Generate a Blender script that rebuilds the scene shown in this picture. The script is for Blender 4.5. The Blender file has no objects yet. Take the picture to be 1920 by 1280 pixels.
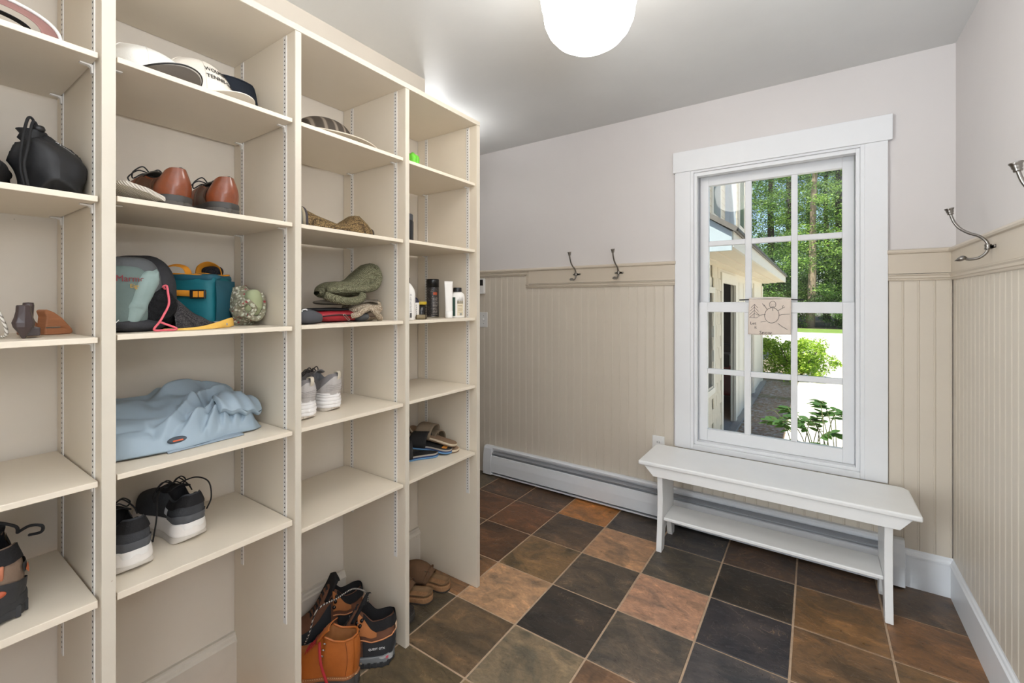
import bpy, math, random
from mathutils import Vector, Matrix, noise as mnoise
import numpy as np

# ------------------------------------------------------------------ camera, sky, sun, exposure
SC = bpy.context.scene
COL = SC.collection
PI = math.pi

cam_data = bpy.data.cameras.new('camera')
cam_data.sensor_width = 36.0
cam_data.lens = 15.62
cam_data.shift_y = -0.03854
cam_data.clip_start = 0.02
cam_data.clip_end = 300
cam = bpy.data.objects.new('camera', cam_data)
COL.objects.link(cam)
cam.location = (0, 0, 1.30)
cam.rotation_euler = (PI / 2, 0, math.radians(34.23))
SC.camera = cam

world = bpy.data.worlds.new('sky')
SC.world = world
world.use_nodes = True
wn = world.node_tree
wn.nodes.clear()
sky = wn.nodes.new('ShaderNodeTexSky')
sky.sky_type = 'NISHITA'
sky.sun_disc = False
sky.sun_elevation = math.radians(58)
sky.sun_rotation = math.radians(200)
bg = wn.nodes.new('ShaderNodeBackground')
bg.inputs['Strength'].default_value = 0.16
wo = wn.nodes.new('ShaderNodeOutputWorld')
wn.links.new(sky.outputs[0], bg.inputs[0])
wn.links.new(bg.outputs[0], wo.inputs[0])


def lamp(name, kind, loc, energy, color=(1, 1, 1), size=None, size_y=None, aim=None, soft=None):
    d = bpy.data.lights.new(name, kind)
    d.energy = energy
    d.color = color
    if kind == 'AREA':
        d.shape = 'RECTANGLE'
        d.size = size
        d.size_y = size_y or size
    elif kind == 'SUN':
        d.angle = soft or math.radians(0.6)
    else:
        d.shadow_soft_size = soft or 0.1
    o = bpy.data.objects.new(name, d)
    COL.objects.link(o)
    o.location = loc
    if aim is not None:
        o.rotation_euler = Vector(aim).to_track_quat('-Z', 'Y').to_euler()
    return o


lamp('sunlight', 'SUN', (0, 0, 12), 7.0, (1.0, .95, .86), aim=(.06, .42, -.9))
# side fill put in at unseen added_window in the right wall behind the camera
lamp('side_fill', 'AREA', (.50, -.60, 1.30), 5, (.91, .955, 1.0), size=.46, size_y=1.0, aim=(-1, .42, -.02))
# the photographer's flash, bounced off the ceiling above the camera
lamp('bounce_flash', 'AREA', (.24, .20, 1.60), 32, (.87, .935, 1.0), size=.5, size_y=.5, aim=(.02, .0, 1))
# ceiling lamp of the hall beyond the shelving unit
lamp('hall_lamp_light', 'AREA', (-2.02, 2.06, 2.243), 2.1, (.95, .975, 1.0), size=.10, size_y=.10, aim=(.35, -.12, 1))
# added fill at a made-up doorway (added_doorway) in the left wall behind the camera
lamp('doorway_fill', 'AREA', (-1.60, -.95, 1.0), 54, (.89, .95, 1.0), size=.76, size_y=1.8, aim=(1, 1.05, -.05))
SC.view_settings.view_transform = 'Standard'
SC.view_settings.look = 'None'
SC.view_settings.gamma = 1.0
SC.view_settings.use_curve_mapping = False
SC.view_settings.exposure = 0.32


# ------------------------------------------------------------------ helpers
def lin(c):
    r = []
    for v in c[:3]:
        v = v / 255.0
        r.append(v / 12.92 if v <= .04045 else ((v + .055) / 1.055) ** 2.4)
    return (r[0], r[1], r[2], 1.0)


class N:
    """small wrapper round a node tree"""
    def __init__(s, m):
        s.t = m.node_tree

    def add(s, typ, ins=None, **kw):
        n = s.t.nodes.new(typ)
        for k, v in kw.items():
            setattr(n, k, v)
        for k, v in (ins or {}).items():
            if hasattr(v, 'is_output'):
                s.t.links.new(v, n.inputs[k])
            else:
                n.inputs[k].default_value = v
        return n

    def ramp(s, fac, stops, interp='LINEAR'):
        n = s.t.nodes.new('ShaderNodeValToRGB')
        s.t.links.new(fac, n.inputs[0])
        cr = n.color_ramp
        cr.interpolation = interp
        while len(cr.elements) > 1:
            cr.elements.remove(cr.elements[0])
        cr.elements[0].position, cr.elements[0].color = stops[0]
        for p, c in stops[1:]:
            e = cr.elements.new(p)
            e.color = c
        return n.outputs[0]

    def mix(s, fac, a, b, blend='MIX'):
        n = s.t.nodes.new('ShaderNodeMix')
        n.data_type = 'RGBA'
        n.blend_type = blend
        for idx, v in ((0, fac), (6, a), (7, b)):
            if hasattr(v, 'is_output'):
                s.t.links.new(v, n.inputs[idx])
            else:
                n.inputs[idx].default_value = v
        return n.outputs[2]

    def math(s, op, a, b=0.0, clamp=False):
        n = s.t.nodes.new('ShaderNodeMath')
        n.operation = op
        n.use_clamp = clamp
        for idx, v in ((0, a), (1, b)):
            if hasattr(v, 'is_output'):
                s.t.links.new(v, n.inputs[idx])
            else:
                n.inputs[idx].default_value = v
        return n.outputs[0]


MATS = {}


def new_mat(name):
    m = bpy.data.materials.new(name)
    m.use_nodes = True
    b = m.node_tree.nodes['Principled BSDF']
    MATS[name] = m
    return m, N(m), b


def mat(name, rgb, rough=.5, metal=0.0, var=.06, vscale=9.0, bump=0.0, bscale=60.0, spec=.5, stretch=None,
        wave=None, speck=None, coat=0.0, sheen=0.0):
    """painted / cloth / plastic surface: base colour with procedural variation, grain and wear"""
    if name in MATS:
        return MATS[name]
    m, n, b = new_mat(name)
    tc = n.add('ShaderNodeTexCoord')
    co = tc.outputs['Object']
    if stretch:
        co = n.add('ShaderNodeMapping', {'Vector': co, 'Scale': stretch}).outputs[0]
    c = lin(rgb)
    nz = n.add('ShaderNodeTexNoise', {'Vector': co, 'Scale': vscale, 'Detail': 5.0, 'Roughness': .6})
    lo = tuple(max(0, x * (1 - var)) for x in c[:3]) + (1,)
    hi = tuple(min(1, x * (1 + var)) for x in c[:3]) + (1,)
    col = n.ramp(nz.outputs[0], [(.3, lo), (.7, hi)])
    if speck:
        srgb, sscale, thr = speck
        ns = n.add('ShaderNodeTexNoise', {'Vector': co, 'Scale': sscale, 'Detail': 3.0, 'Roughness': .75})
        f = n.ramp(ns.outputs[0], [(thr, (0, 0, 0, 1)), (min(1, thr + .035), (1, 1, 1, 1))])
        col = n.mix(f, col, lin(srgb))
    hgt = None
    if wave:
        wscale, wrgb, wdir, wdist = wave
        w = n.add('ShaderNodeTexWave', {'Vector': co, 'Scale': wscale, 'Distortion': wdist, 'Detail': 2.0},
                  bands_direction=wdir)
        col = n.mix(w.outputs[1], lin(wrgb), col)
        hgt = w.outputs[1]
    n.t.links.new(col, b.inputs['Base Color'])
    b.inputs['Roughness'].default_value = rough
    b.inputs['Metallic'].default_value = metal
    b.inputs['Specular IOR Level'].default_value = spec
    b.inputs['Coat Weight'].default_value = coat
    if sheen:
        b.inputs['Sheen Weight'].default_value = sheen
    if bump:
        if hgt is None:
            hgt = n.add('ShaderNodeTexNoise', {'Vector': co, 'Scale': bscale, 'Detail': 4.0}).outputs[0]
        bp = n.add('ShaderNodeBump', {'Strength': bump, 'Distance': .004, 'Height': hgt})
        n.t.links.new(bp.outputs[0], b.inputs['Normal'])
    return m


def mesh_mat(name, rgb, hole, scale=260.0, rough=.85, bump=.6, pattern='checker'):
    """woven or knitted cloth: two-tone cell pattern with relief"""
    m, n, b = new_mat(name)
    tc = n.add('ShaderNodeTexCoord')
    v = n.add('ShaderNodeTexVoronoi', {'Vector': tc.outputs['Object'], 'Scale': scale, 'Randomness': .35})
    f = n.ramp(v.outputs['Distance'], [(.25, lin(rgb)), (.62, lin(hole))])
    n.t.links.new(f, b.inputs['Base Color'])
    b.inputs['Roughness'].default_value = rough
    b.inputs['Specular IOR Level'].default_value = .2
    h = n.math('SUBTRACT', 1.0, v.outputs['Distance'])
    bp = n.add('ShaderNodeBump', {'Strength': bump, 'Distance': .003, 'Height': h})
    n.t.links.new(bp.outputs[0], b.inputs['Normal'])
    return m


class G:
    """mesh collector: one G becomes one mesh object"""
    def __init__(s):
        s.v = []
        s.f = []

    def quad(s, a, b, c, d):
        i = len(s.v)
        s.v += [tuple(a), tuple(b), tuple(c), tuple(d)]
        s.f.append((i, i + 1, i + 2, i + 3))
        return s

    def box(s, x0, x1, y0, y1, z0, z1):
        i = len(s.v)
        s.v += [(x0, y0, z0), (x1, y0, z0), (x1, y1, z0), (x0, y1, z0),
                (x0, y0, z1), (x1, y0, z1), (x1, y1, z1), (x0, y1, z1)]
        s.f += [tuple(i + k for k in q) for q in
                ((3, 2, 1, 0), (4, 5, 6, 7), (0, 1, 5, 4), (1, 2, 6, 5), (2, 3, 7, 6), (3, 0, 4, 7))]
        return s

    def prism(s, poly, a, b, axis='z'):
        """extrude a 2-D outline between a and b along axis; poly is in the two other axes in order"""
        i = len(s.v)
        n = len(poly)

        def p3(p, h):
            if axis == 'z':
                return (p[0], p[1], h)
            if axis == 'y':
                return (p[0], h, p[1])
            return (h, p[0], p[1])
        s.v += [p3(p, a) for p in poly] + [p3(p, b) for p in poly]
        s.f.append(tuple(i + k for k in range(n))[::-1])
        s.f.append(tuple(i + n + k for k in range(n)))
        for k in range(n):
            k2 = (k + 1) % n
            s.f.append((i + k, i + k2, i + n + k2, i + n + k))
        return s

    def loft(s, rings, closed=True, cap=True):
        i = len(s.v)
        n = len(rings[0])
        for r in rings:
            s.v += [tuple(p) for p in r]
        for a in range(len(rings) - 1):
            for k in range(n if closed else n - 1):
                k2 = (k + 1) % n
                s.f.append((i + a * n + k, i + a * n + k2, i + (a + 1) * n + k2, i + (a + 1) * n + k))
        if cap and closed:
            s.f.append(tuple(i + k for k in range(n))[::-1])
            e = i + (len(rings) - 1) * n
            s.f.append(tuple(e + k for k in range(n)))
        return s

    def lathe(s, prof, n=24, c=(0, 0, 0), cap=True):
        rings = []
        for r, z in prof:
            rings.append([(c[0] + r * math.cos(2 * PI * k / n), c[1] + r * math.sin(2 * PI * k / n), c[2] + z)
                          for k in range(n)])
        return s.loft(rings, True, cap)

    def tube(s, pts, r, n=8, cap=True, flat=None, closed=False):
        """sweep a circle (or flat strap, flat = (half width, half thickness)) along points"""
        P = [Vector(p) for p in pts]
        rings = []
        up = Vector((0, 0, 1))
        prev = None
        for k, p in enumerate(P):
            if closed:
                t = P[(k + 1) % len(P)] - P[k - 1]
            else:
                t = P[min(k + 1, len(P) - 1)] - P[max(k - 1, 0)]
            if t.length < 1e-9:
                t = Vector((0, 0, 1))
            t.normalize()
            if prev is None:
                a = up.cross(t)
                if a.length < .05:
                    a = Vector((1, 0, 0)).cross(t)
                a.normalize()
            else:
                a = prev - t * prev.dot(t)
                if a.length < 1e-6:
                    a = Vector((1, 0, 0)).cross(t)
                a.normalize()
            prev = a
            b = t.cross(a)
            rr = r(k / max(1, len(P) - 1)) if callable(r) else r
            ring = []
            for q in range(n):
                an = 2 * PI * q / n
                if flat:
                    ca, sa = math.cos(an), math.sin(an)
                    ring.append(p + a * flat[0] * (abs(ca) ** .6) * (1 if ca >= 0 else -1)
                                + b * flat[1] * (abs(sa) ** .6) * (1 if sa >= 0 else -1))
                else:
                    ring.append(p + a * rr * math.cos(an) + b * rr * math.sin(an))
            rings.append(ring)
        if closed:
            rings.append(rings[0])
        return s.loft(rings, True, cap and not closed)

    def grid(s, fn, nu, nv, flip=False):
        i = len(s.v)
        for a in range(nu + 1):
            for b in range(nv + 1):
                s.v.append(tuple(fn(a / nu, b / nv)))
        w = nv + 1
        for a in range(nu):
            for b in range(nv):
                q = (i + a * w + b, i + (a + 1) * w + b, i + (a + 1) * w + b + 1, i + a * w + b + 1)
                s.f.append(q[::-1] if flip else q)
        return s

    def slab(s, fn, nu, nv, th, axis=2):
        """thick sheet: grid plus its copy pushed by -th along an axis, sides closed"""
        i = len(s.v)
        s.grid(fn, nu, nv)
        w = nv + 1
        cnt = (nu + 1) * w
        base = s.v[i:i + cnt]
        for p in base:
            q = list(p)
            q[axis] -= th
            s.v.append(tuple(q))
        for a in range(nu):
            for b in range(nv):
                s.f.append((i + cnt + a * w + b, i + cnt + a * w + b + 1, i + cnt + (a + 1) * w + b + 1,
                            i + cnt + (a + 1) * w + b))
        edge = [a * w for a in range(nu + 1)] + [nu * w + b for b in range(1, nv + 1)] + \
               [a * w + nv for a in range(nu - 1, -1, -1)] + [b for b in range(nv - 1, 0, -1)]
        for k in range(len(edge)):
            e0, e1 = edge[k], edge[(k + 1) % len(edge)]
            s.f.append((i + e0, i + e1, i + cnt + e1, i + cnt + e0)[::-1])
        return s

    def xf(s, M_, start=0):
        for k in range(start, len(s.v)):
            s.v[k] = tuple(M_ @ Vector(s.v[k]))
        return s

    def join(s, o, M_=None):
        i = len(s.v)
        s.v += [tuple(M_ @ Vector(p)) if M_ else p for p in o.v]
        s.f += [tuple(i + k for k in q) for q in o.f]
        return s

    def mesh(s, name):
        me = bpy.data.meshes.new(name)
        me.from_pydata(s.v, [], s.f)
        me.validate()
        me.update()
        return me


def put(name, g, m, parent=None, loc=(0, 0, 0), rot=(0, 0, 0), smooth=False, bevel=0.0, seg=2, sub=0, kind=None,
        label=None, recalc=True):
    me = g if isinstance(g, bpy.types.Mesh) else g.mesh(name)
    if recalc and not isinstance(g, bpy.types.Mesh):
        import bmesh
        bm = bmesh.new()
        bm.from_mesh(me)
        bmesh.ops.recalc_face_normals(bm, faces=bm.faces)
        bm.to_mesh(me)
        bm.free()
    if m is not None and len(me.materials) == 0:
        me.materials.append(m)
    o = bpy.data.objects.new(name, me)
    COL.objects.link(o)
    o.location = loc
    o.rotation_euler = rot
    if parent is not None:
        o.parent = parent
    if smooth:
        me.polygons.foreach_set('use_smooth', [True] * len(me.polygons))
    if bevel:
        b = o.modifiers.new('bevel', 'BEVEL')
        b.width = bevel
        b.segments = seg
        b.limit_method = 'ANGLE'
        b.angle_limit = math.radians(40)
    if sub:
        sm = o.modifiers.new('sub', 'SUBSURF')
        sm.levels = sub
        sm.render_levels = sub
    if kind:
        o['kind'] = kind
    if label:
        o['label'] = label
    return o


def thing(name, label, cat, loc=(0, 0, 0), rot=(0, 0, 0), group=None):
    o = bpy.data.objects.new(name, None)
    o.empty_display_size = .05
    COL.objects.link(o)
    o.location = loc
    o.rotation_euler = rot
    o['label'] = label
    o['category'] = cat
    if group:
        o['group'] = group
    return o


def tag(o, label, cat, group=None):
    o['label'] = label
    o['category'] = cat
    if group:
        o['group'] = group
    return o


def struct(name, loc=(0, 0, 0)):
    o = bpy.data.objects.new(name, None)
    o.empty_display_size = .05
    COL.objects.link(o)
    o.location = loc
    o['kind'] = 'structure'
    return o


def copy_tree(o, parent=None):
    c = o.copy()
    COL.objects.link(c)
    if parent is not None:
        c.parent = parent
    for ch in list(o.children):
        copy_tree(ch, c)
    return c


def text_g(txt, size, depth=0.0006, sx=1.0):
    """lettering as a mesh collector; baseline along +x, up +y, centred"""
    cu = bpy.data.curves.new('t', 'FONT')
    cu.body = txt
    cu.size = size
    cu.align_x = 'CENTER'
    cu.align_y = 'CENTER'
    cu.extrude = depth
    cu.resolution_u = 2
    o = bpy.data.objects.new('t', cu)
    COL.objects.link(o)
    bpy.context.view_layer.update()
    dg = bpy.context.evaluated_depsgraph_get()
    me = bpy.data.meshes.new_from_object(o.evaluated_get(dg))
    g = G()
    g.v = [(v.co.x * sx, v.co.y, v.co.z) for v in me.vertices]
    g.f = [tuple(p.vertices) for p in me.polygons]
    bpy.data.objects.remove(o)
    bpy.data.meshes.remove(me)
    return g


def cast_on(obj_mesh_g, pts, d, lift=.0008):
    """push points along d until they lie on a surface given as a collector"""
    from mathutils.bvhtree import BVHTree
    t = BVHTree.FromPolygons([Vector(v) for v in obj_mesh_g.v], obj_mesh_g.f)
    d = Vector(d).normalized()
    out = []
    for p in pts:
        h = t.ray_cast(Vector(p) - d * .5, d)
        q = h[0] if h[0] is not None else Vector(p)
        out.append(tuple(q - d * lift))
    return out


def nz(p, s=1.0, seed=0.0):
    return mnoise.noise(Vector((p[0] * s + seed, p[1] * s - seed * 1.7, p[2] * s + seed * .3)))


def lerp(x, xs, ys):
    return float(np.interp(x, xs, ys))


def bez(pts, n=16):
    """smooth Catmull-Rom path through points"""
    P = [Vector(p) for p in pts]
    out = []
    for i in range(len(P) - 1):
        p0 = P[max(i - 1, 0)]
        p1, p2 = P[i], P[i + 1]
        p3 = P[min(i + 2, len(P) - 1)]
        for k in range(n):
            t = k / n
            out.append(.5 * ((2 * p1) + (-p0 + p2) * t + (2 * p0 - 5 * p1 + 4 * p2 - p3) * t * t
                             + (-p0 + 3 * p1 - 3 * p2 + p3) * t ** 3))
    out.append(P[-1])
    return out


random.seed(7)

# ------------------------------------------------------------------ room shell
XL, XR, YB, YF, H = -1.65, .515, 2.715, -1.50, 2.44
paint_wall = mat('wall_paint', (216, 211, 209), .55, var=.015, vscale=3, bump=.05, bscale=180)
paint_ceil = mat('ceiling_paint', (214, 214, 212), .50, var=.02, vscale=4, bump=.22, bscale=26)
paint_bead = mat('wainscot_paint', (212, 202, 187), .36, var=.03, vscale=4, speck=((140, 122, 100), 9, .74))
paint_trim = mat('rail_paint', (206, 194, 177), .36, var=.02, vscale=5)
paint_white = mat('white_trim_paint', (230, 231, 233), .35, var=.015, vscale=6)
paint_base = mat('baseboard_paint', (234, 236, 239), .33, var=.02, vscale=7, speck=((120, 112, 104), 22, .77))
grout = mat('grout', (190, 164, 138), .9, var=.12, vscale=40, bump=.3, bscale=200)

# --- floor: grout bed with slate tiles
fl = struct('floor')
put('grout_bed', G().box(-3.2, XR + .1, YF - .1, YB + .1, -.05, -.0035), grout, fl)


def slate_material():
    m, n, b = new_mat('slate')
    tc = n.add('ShaderNodeTexCoord')
    oi = n.add('ShaderNodeObjectInfo')
    off = n.add('ShaderNodeVectorMath', {0: oi.outputs['Random'], 1: (37.0, 53.0, 11.0)}, operation='MULTIPLY')
    co = n.add('ShaderNodeVectorMath', {0: tc.outputs['Object'], 1: off.outputs[0]}, operation='ADD').outputs[0]
    # stretch along a per tile direction
    st = n.add('ShaderNodeMapping', {'Vector': co, 'Scale': (1.0, 1.7, 1.0)})
    ang = n.math('MULTIPLY', oi.outputs['Random'], 6.0)
    cmb = n.add('ShaderNodeCombineXYZ', {2: ang})
    n.t.links.new(cmb.outputs[0], st.inputs['Rotation'])
    v = st.outputs[0]
    warp = n.add('ShaderNodeTexNoise', {'Vector': v, 'Scale': 5.0, 'Detail': 6.0, 'Roughness': .6, 'Distortion': 1.2})
    big = n.ramp(warp.outputs[0], [(.36, (0, 0, 0, 1)), (.50, (.35, .35, .35, 1)), (.56, (.4, .4, .4, 1)), (.70, (1, 1, 1, 1))])
    base = oi.outputs['Color']
    dark = n.mix(1.0, base, (.62, .66, .70, 1), 'MULTIPLY')
    lite = n.mix(1.0, base, (1.75, 1.58, 1.38, 1), 'MULTIPLY')
    col = n.mix(big, dark, lite)
    fine = n.add('ShaderNodeTexNoise', {'Vector': v, 'Scale': 34.0, 'Detail': 8.0, 'Roughness': .7, 'Distortion': .6})
    ff = n.ramp(fine.outputs[0], [(.3, (.62, .62, .62, 1)), (.7, (1.38, 1.38, 1.38, 1))])
    col = n.mix(.85, col, ff, 'MULTIPLY')
    # cleft edges: pale thin veins
    vo = n.add('ShaderNodeTexNoise', {'Vector': v, 'Scale': 7.0, 'Detail': 5.0, 'Roughness': .55, 'Distortion': 1.6})
    ve = n.math('ABSOLUTE', n.math('SUBTRACT', vo.outputs[0], .52))
    vein = n.ramp(ve, [(0.0, (1, 1, 1, 1)), (.006, (.3, .3, .3, 1)), (.012, (0, 0, 0, 1))])
    gate = n.ramp(warp.outputs[0], [(.52, (0, 0, 0, 1)), (.66, (.55, .55, .55, 1))])
    col = n.mix(n.math('MULTIPLY', vein, gate), col, lin((176, 140, 104)))
    fl_ = n.add('ShaderNodeTexNoise', {'Vector': co, 'Scale': 58.0, 'Detail': 3.0, 'Roughness': .6})
    fm = n.ramp(fl_.outputs[0], [(.66, (0, 0, 0, 1)), (.72, (.6, .6, .6, 1))])
    col = n.mix(n.math('MULTIPLY', fm, gate), col, lin((184, 152, 118)))
    pt = n.add('ShaderNodeTexNoise', {'Vector': co, 'Scale': 3.4, 'Detail': 2.0, 'Distortion': .8})
    pm = n.ramp(pt.outputs[0], [(.62, (0, 0, 0, 1)), (.635, (.55, .55, .55, 1))])
    col = n.mix(pm, col, n.mix(1.0, col, (.52, .58, .62, 1), 'MULTIPLY'))
    n.t.links.new(col, b.inputs['Base Color'])
    rr = n.ramp(fine.outputs[0], [(.3, (.26, .26, .26, 1)), (.7, (.46, .46, .46, 1))])
    n.t.links.new(rr, b.inputs['Roughness'])
    b.inputs['Specular IOR Level'].default_value = .45
    step = n.ramp(vo.outputs[0], [(.515, (0, 0, 0, 1)), (.53, (1, 1, 1, 1))])
    hh = n.math('ADD', n.math('MULTIPLY', step, .5), n.math('ADD', warp.outputs[0], n.math('MULTIPLY', fine.outputs[0], .35)))
    bp = n.add('ShaderNodeBump', {'Strength': .55, 'Distance': .006, 'Height': hh})
    n.t.links.new(bp.outputs[0], b.inputs['Normal'])
    return m


slate = slate_material()
DK, BK, BR, TN, OR, OL, RB, GB, PK, DB = (70, 62, 56), (44, 40, 39), (104, 80, 60), (166, 132, 102), (158, 106, 58), \
    (94, 84, 70), (98, 68, 48), (84, 76, 68), (160, 124, 102), (80, 62, 48)
TILE = {(-3, -1): DB, (-2, -1): DB, (-1, -1): OR, (0, -1): DK, (1, -1): (62, 58, 56), (2, -1): DB, (3, -1): DB, (4, -1): (84, 68, 54),
        (-3, 0): RB, (-2, 0): RB, (-1, 0): (80, 66, 54), (0, 0): (148, 116, 90), (1, 0): (72, 66, 58), (2, 0): (48, 42, 36), (3, 0): (112, 84, 54), (4, 0): (110, 80, 54),
        (-3, 1): DB, (-2, 1): (86, 62, 46), (-1, 1): (112, 90, 64), (0, 1): (76, 67, 58), (1, 1): PK, (2, 1): (52, 49, 52), (3, 1): (104, 80, 56), (4, 1): (108, 84, 58),
        (-3, 2): BR, (-2, 2): (118, 88, 62), (-1, 2): TN, (0, 2): (54, 48, 44), (1, 2): GB, (2, 2): (70, 66, 66), (3, 2): (92, 72, 54), (4, 2): BR,
        (-3, 3): BR, (-2, 3): (70, 62, 50), (-1, 3): (92, 76, 58), (0, 3): (110, 98, 80), (1, 3): (104, 80, 62), (2, 3): DK, (3, 3): DK, (4, 3): BR,
        (-2, 4): OL, (-1, 4): (86, 74, 56), (0, 4): (98, 84, 64), (1, 4): DK}
TPX, TPY, TX0, TY0 = .3095, .3115, -1.0, 2.426
tile_meshes = {}
rt = random.Random(3)
palette = [DK, BK, BR, TN, OL, RB, GB, DB]
for i in range(-8, 5):
    for j in range(-1, 13):
        x0, x1 = TX0 + TPX * (i - 0), TX0 + TPX * (i + 1)
        y1, y0 = TY0 - TPY * j, TY0 - TPY * (j + 1)
        x0, x1, y0, y1 = max(x0, -3.18), min(x1, XR + .004), max(y0, YF), min(y1, YB + .004)
        if x1 - x0 < .03 or y1 - y0 < .03:
            continue
        w, d = x1 - x0 - .008, y1 - y0 - .008
        key = (round(w, 3), round(d, 3))
        if key not in tile_meshes:
            g = G()
            c = .0016
            hw, hd = w / 2, d / 2
            rings = [[(-hw, -hd, -.02), (hw, -hd, -.02), (hw, hd, -.02), (-hw, hd, -.02)],
                     [(-hw, -hd, -c), (hw, -hd, -c), (hw, hd, -c), (-hw, hd, -c)],
                     [(-hw + c, -hd + c, 0), (hw - c, -hd + c, 0), (hw - c, hd - c, 0), (-hw + c, hd - c, 0)]]
            g.loft(rings)
            me = g.mesh('slate_tile')
            me.materials.append(slate)
            tile_meshes[key] = me
        o = put('slate_tile', tile_meshes[key], None, fl, ((x0 + x1) / 2, (y0 + y1) / 2, -rt.random() * .0008),
                (rt.uniform(-.0012, .0012), rt.uniform(-.0012, .0012), 0))
        c = TILE.get((i, j), palette[rt.randrange(len(palette))])
        o.color = tuple(min(1, q * 1.35) for q in lin(c)[:3]) + (1,)

# --- ceiling and walls
put('ceiling', G().box(-3.3, XR + .15, YF - .15, YB + .2, H, H + .14), paint_ceil, kind='structure')
WX0, WX1, WZ0, WZ1 = -.602, .212, .452, 2.064      # window hole
g = G()
g.box(-3.3, WX0, YB, YB + .16, -.05, H).box(WX1, XR + .15, YB, YB + .16, -.05, H)
g.box(WX0, WX1, YB, YB + .16, -.05, WZ0).box(WX0, WX1, YB, YB + .16, WZ1, H)
wall_back = put('wall_back', g, paint_wall, kind='structure')
g = G().box(XR, XR + .15, -.20, YB, -.05, H).box(XR, XR + .15, YF - .1, -1.0, -.05, H)
g.box(XR, XR + .15, -1.0, -.20, -.05, .80).box(XR, XR + .15, -1.0, -.20, 2.05, H)
wall_right = put('wall_right', g, paint_wall, kind='structure')
wall_left = put('wall_left', G().box(XL - .12, XL, -.52, 1.632, -.05, H).box(XL - .12, XL, YF - .1, -1.38, -.05, H).box(XL - .12, XL, -1.38, -.52, 2.06, H), mat('shelf_back_paint', (219, 209, 195), .5, var=.03, vscale=4, speck=((110, 96, 80), 34, .79)), kind='structure')
g = G()
g.box(-3.3, -3.18, .2, YB, -.05, H).box(-3.2, XL - .12, .2, .3, -.05, H)
put('wall_hall', g, paint_wall, kind='structure')
# wall behind the camera with an unseen glazed door added to let light in
g = G()
g.box(XL - .12, -.88, YF - .1, YF, -.05, H).box(.04, XR + .15, YF - .1, YF, -.05, H).box(-.88, .04, YF - .1, YF, 2.08, H)
put('wall_front', g, paint_wall, kind='structure')


def glass_mat(name, tint=(1, 1, 1, 1), refl=1.0):
    m = bpy.data.materials.new(name)
    m.use_nodes = True
    n = N(m)
    m.node_tree.nodes.clear()
    tr = n.add('ShaderNodeBsdfTransparent', {'Color': tint})
    gl = n.add('ShaderNodeBsdfGlossy', {'Roughness': .0, 'Color': (1, 1, 1, 1)})
    fr = n.add('ShaderNodeFresnel', {'IOR': 1.45})
    mx = n.add('ShaderNodeMixShader', {0: n.math('MULTIPLY', fr.outputs[0], refl), 1: tr.outputs[0], 2: gl.outputs[0]})
    out = n.add('ShaderNodeOutputMaterial')
    m.node_tree.links.new(mx.outputs[0], out.inputs[0])
    return m


glass = glass_mat('window_glass', (.97, .985, .97, 1), .32)
dr = struct('added_door')  # out of view, put in as an opening for light
g = G()
g.box(-.87, -.77, YF - .06, YF - .02, 0, 2.07).box(-.07, .03, YF - .06, YF - .02, 0, 2.07)
g.box(-.77, -.07, YF - .06, YF - .02, 0, .22).box(-.77, -.07, YF - .06, YF - .02, 1.95, 2.07)
put('door_frame', g, paint_white, dr, bevel=.003)
put('pane', G().box(-.77, -.07, YF - .043, YF - .038, .22, 1.95), glass, dr)

# --- beadboard, each board a part of its wall
BW = .0541


def bead_mesh(h):
    g = G()
    w = BW / 2
    prof = [(-w, 0), (-w, -.008), (-w + .0016, -.0105), (w - .0088, -.0105), (w - .0080, -.0094), (w - .0058, -.0110),
            (w - .0020, -.0105), (w, -.008), (w, 0)]
    g.prism(prof, 0, h, 'z')
    me = g.mesh('wainscot_board')
    me.materials.append(paint_bead)
    return me


bm_hi, bm_lo, bm_cut = bead_mesh(1.495), bead_mesh(1.402), bead_mesh(.455)
x = XR - BW / 2 - .012
while x > -2.75:
    if x < -1.70:
        me = bm_hi
    elif -.70 < x < .30:
        me = bm_cut
    else:
        me = bm_lo
    put('wainscot_board', me, None, wall_back, (x, YB, 0))
    x -= BW
y = YB - .011 - BW / 2
while y > .9:
    put('wainscot_board', bm_lo, None, wall_right, (XR, y, 0), (0, 0, -PI / 2))
    y -= BW
put('wainscot_panel', G().box(XR - .011, XR, .0, y + BW / 2, 0, 1.402), paint_bead, wall_right, kind='stuff')

# --- chair rails
cap_prof = [(0, 1.520), (-.020, 1.520), (-.0265, 1.523), (-.029, 1.530), (-.0265, 1.537), (-.020, 1.541), (0, 1.541)]
board_prof = [(0, 1.430), (-.019, 1.430), (-.019, 1.520), (0, 1.520)]
mold_prof = [(0, 1.398), (-.016, 1.398), (-.0185, 1.402), (-.0185, 1.406), (-.023, 1.409), (-.0225, 1.418), (-.027, 1.424),
             (-.027, 1.4275), (0, 1.4275)]


def along_x(prof, x0, x1, y, dz=0.0):
    return G().prism([(y + p[0], p[1] + dz) for p in prof], x0, x1, 'x')


d2 = struct('added_doorway')  # doorway made up to carry the fill light
put('door_casing', G().box(XL, XL + .02, -1.46, -1.38, 0, 2.06).box(XL, XL + .02, -.52, -.44, 0, 2.06).box(XL, XL + .02, -1.46, -.44, 2.06, 2.15), paint_white, d2, bevel=.003)
w2 = struct('added_window')  # window invented as the opening for the side fill
g = G().box(XR, XR + .12, -1.0, -.95, .80, 2.05).box(XR, XR + .12, -.25, -.20, .80, 2.05).box(XR, XR + .12, -.95, -.25, .80, .86).box(XR, XR + .12, -.95, -.25, 1.99, 2.05)
put('frame', g, paint_white, w2, bevel=.003)
put('pane', G().box(XR + .05, XR + .054, -.95, -.25, .86, 1.99), glass, w2)


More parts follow.
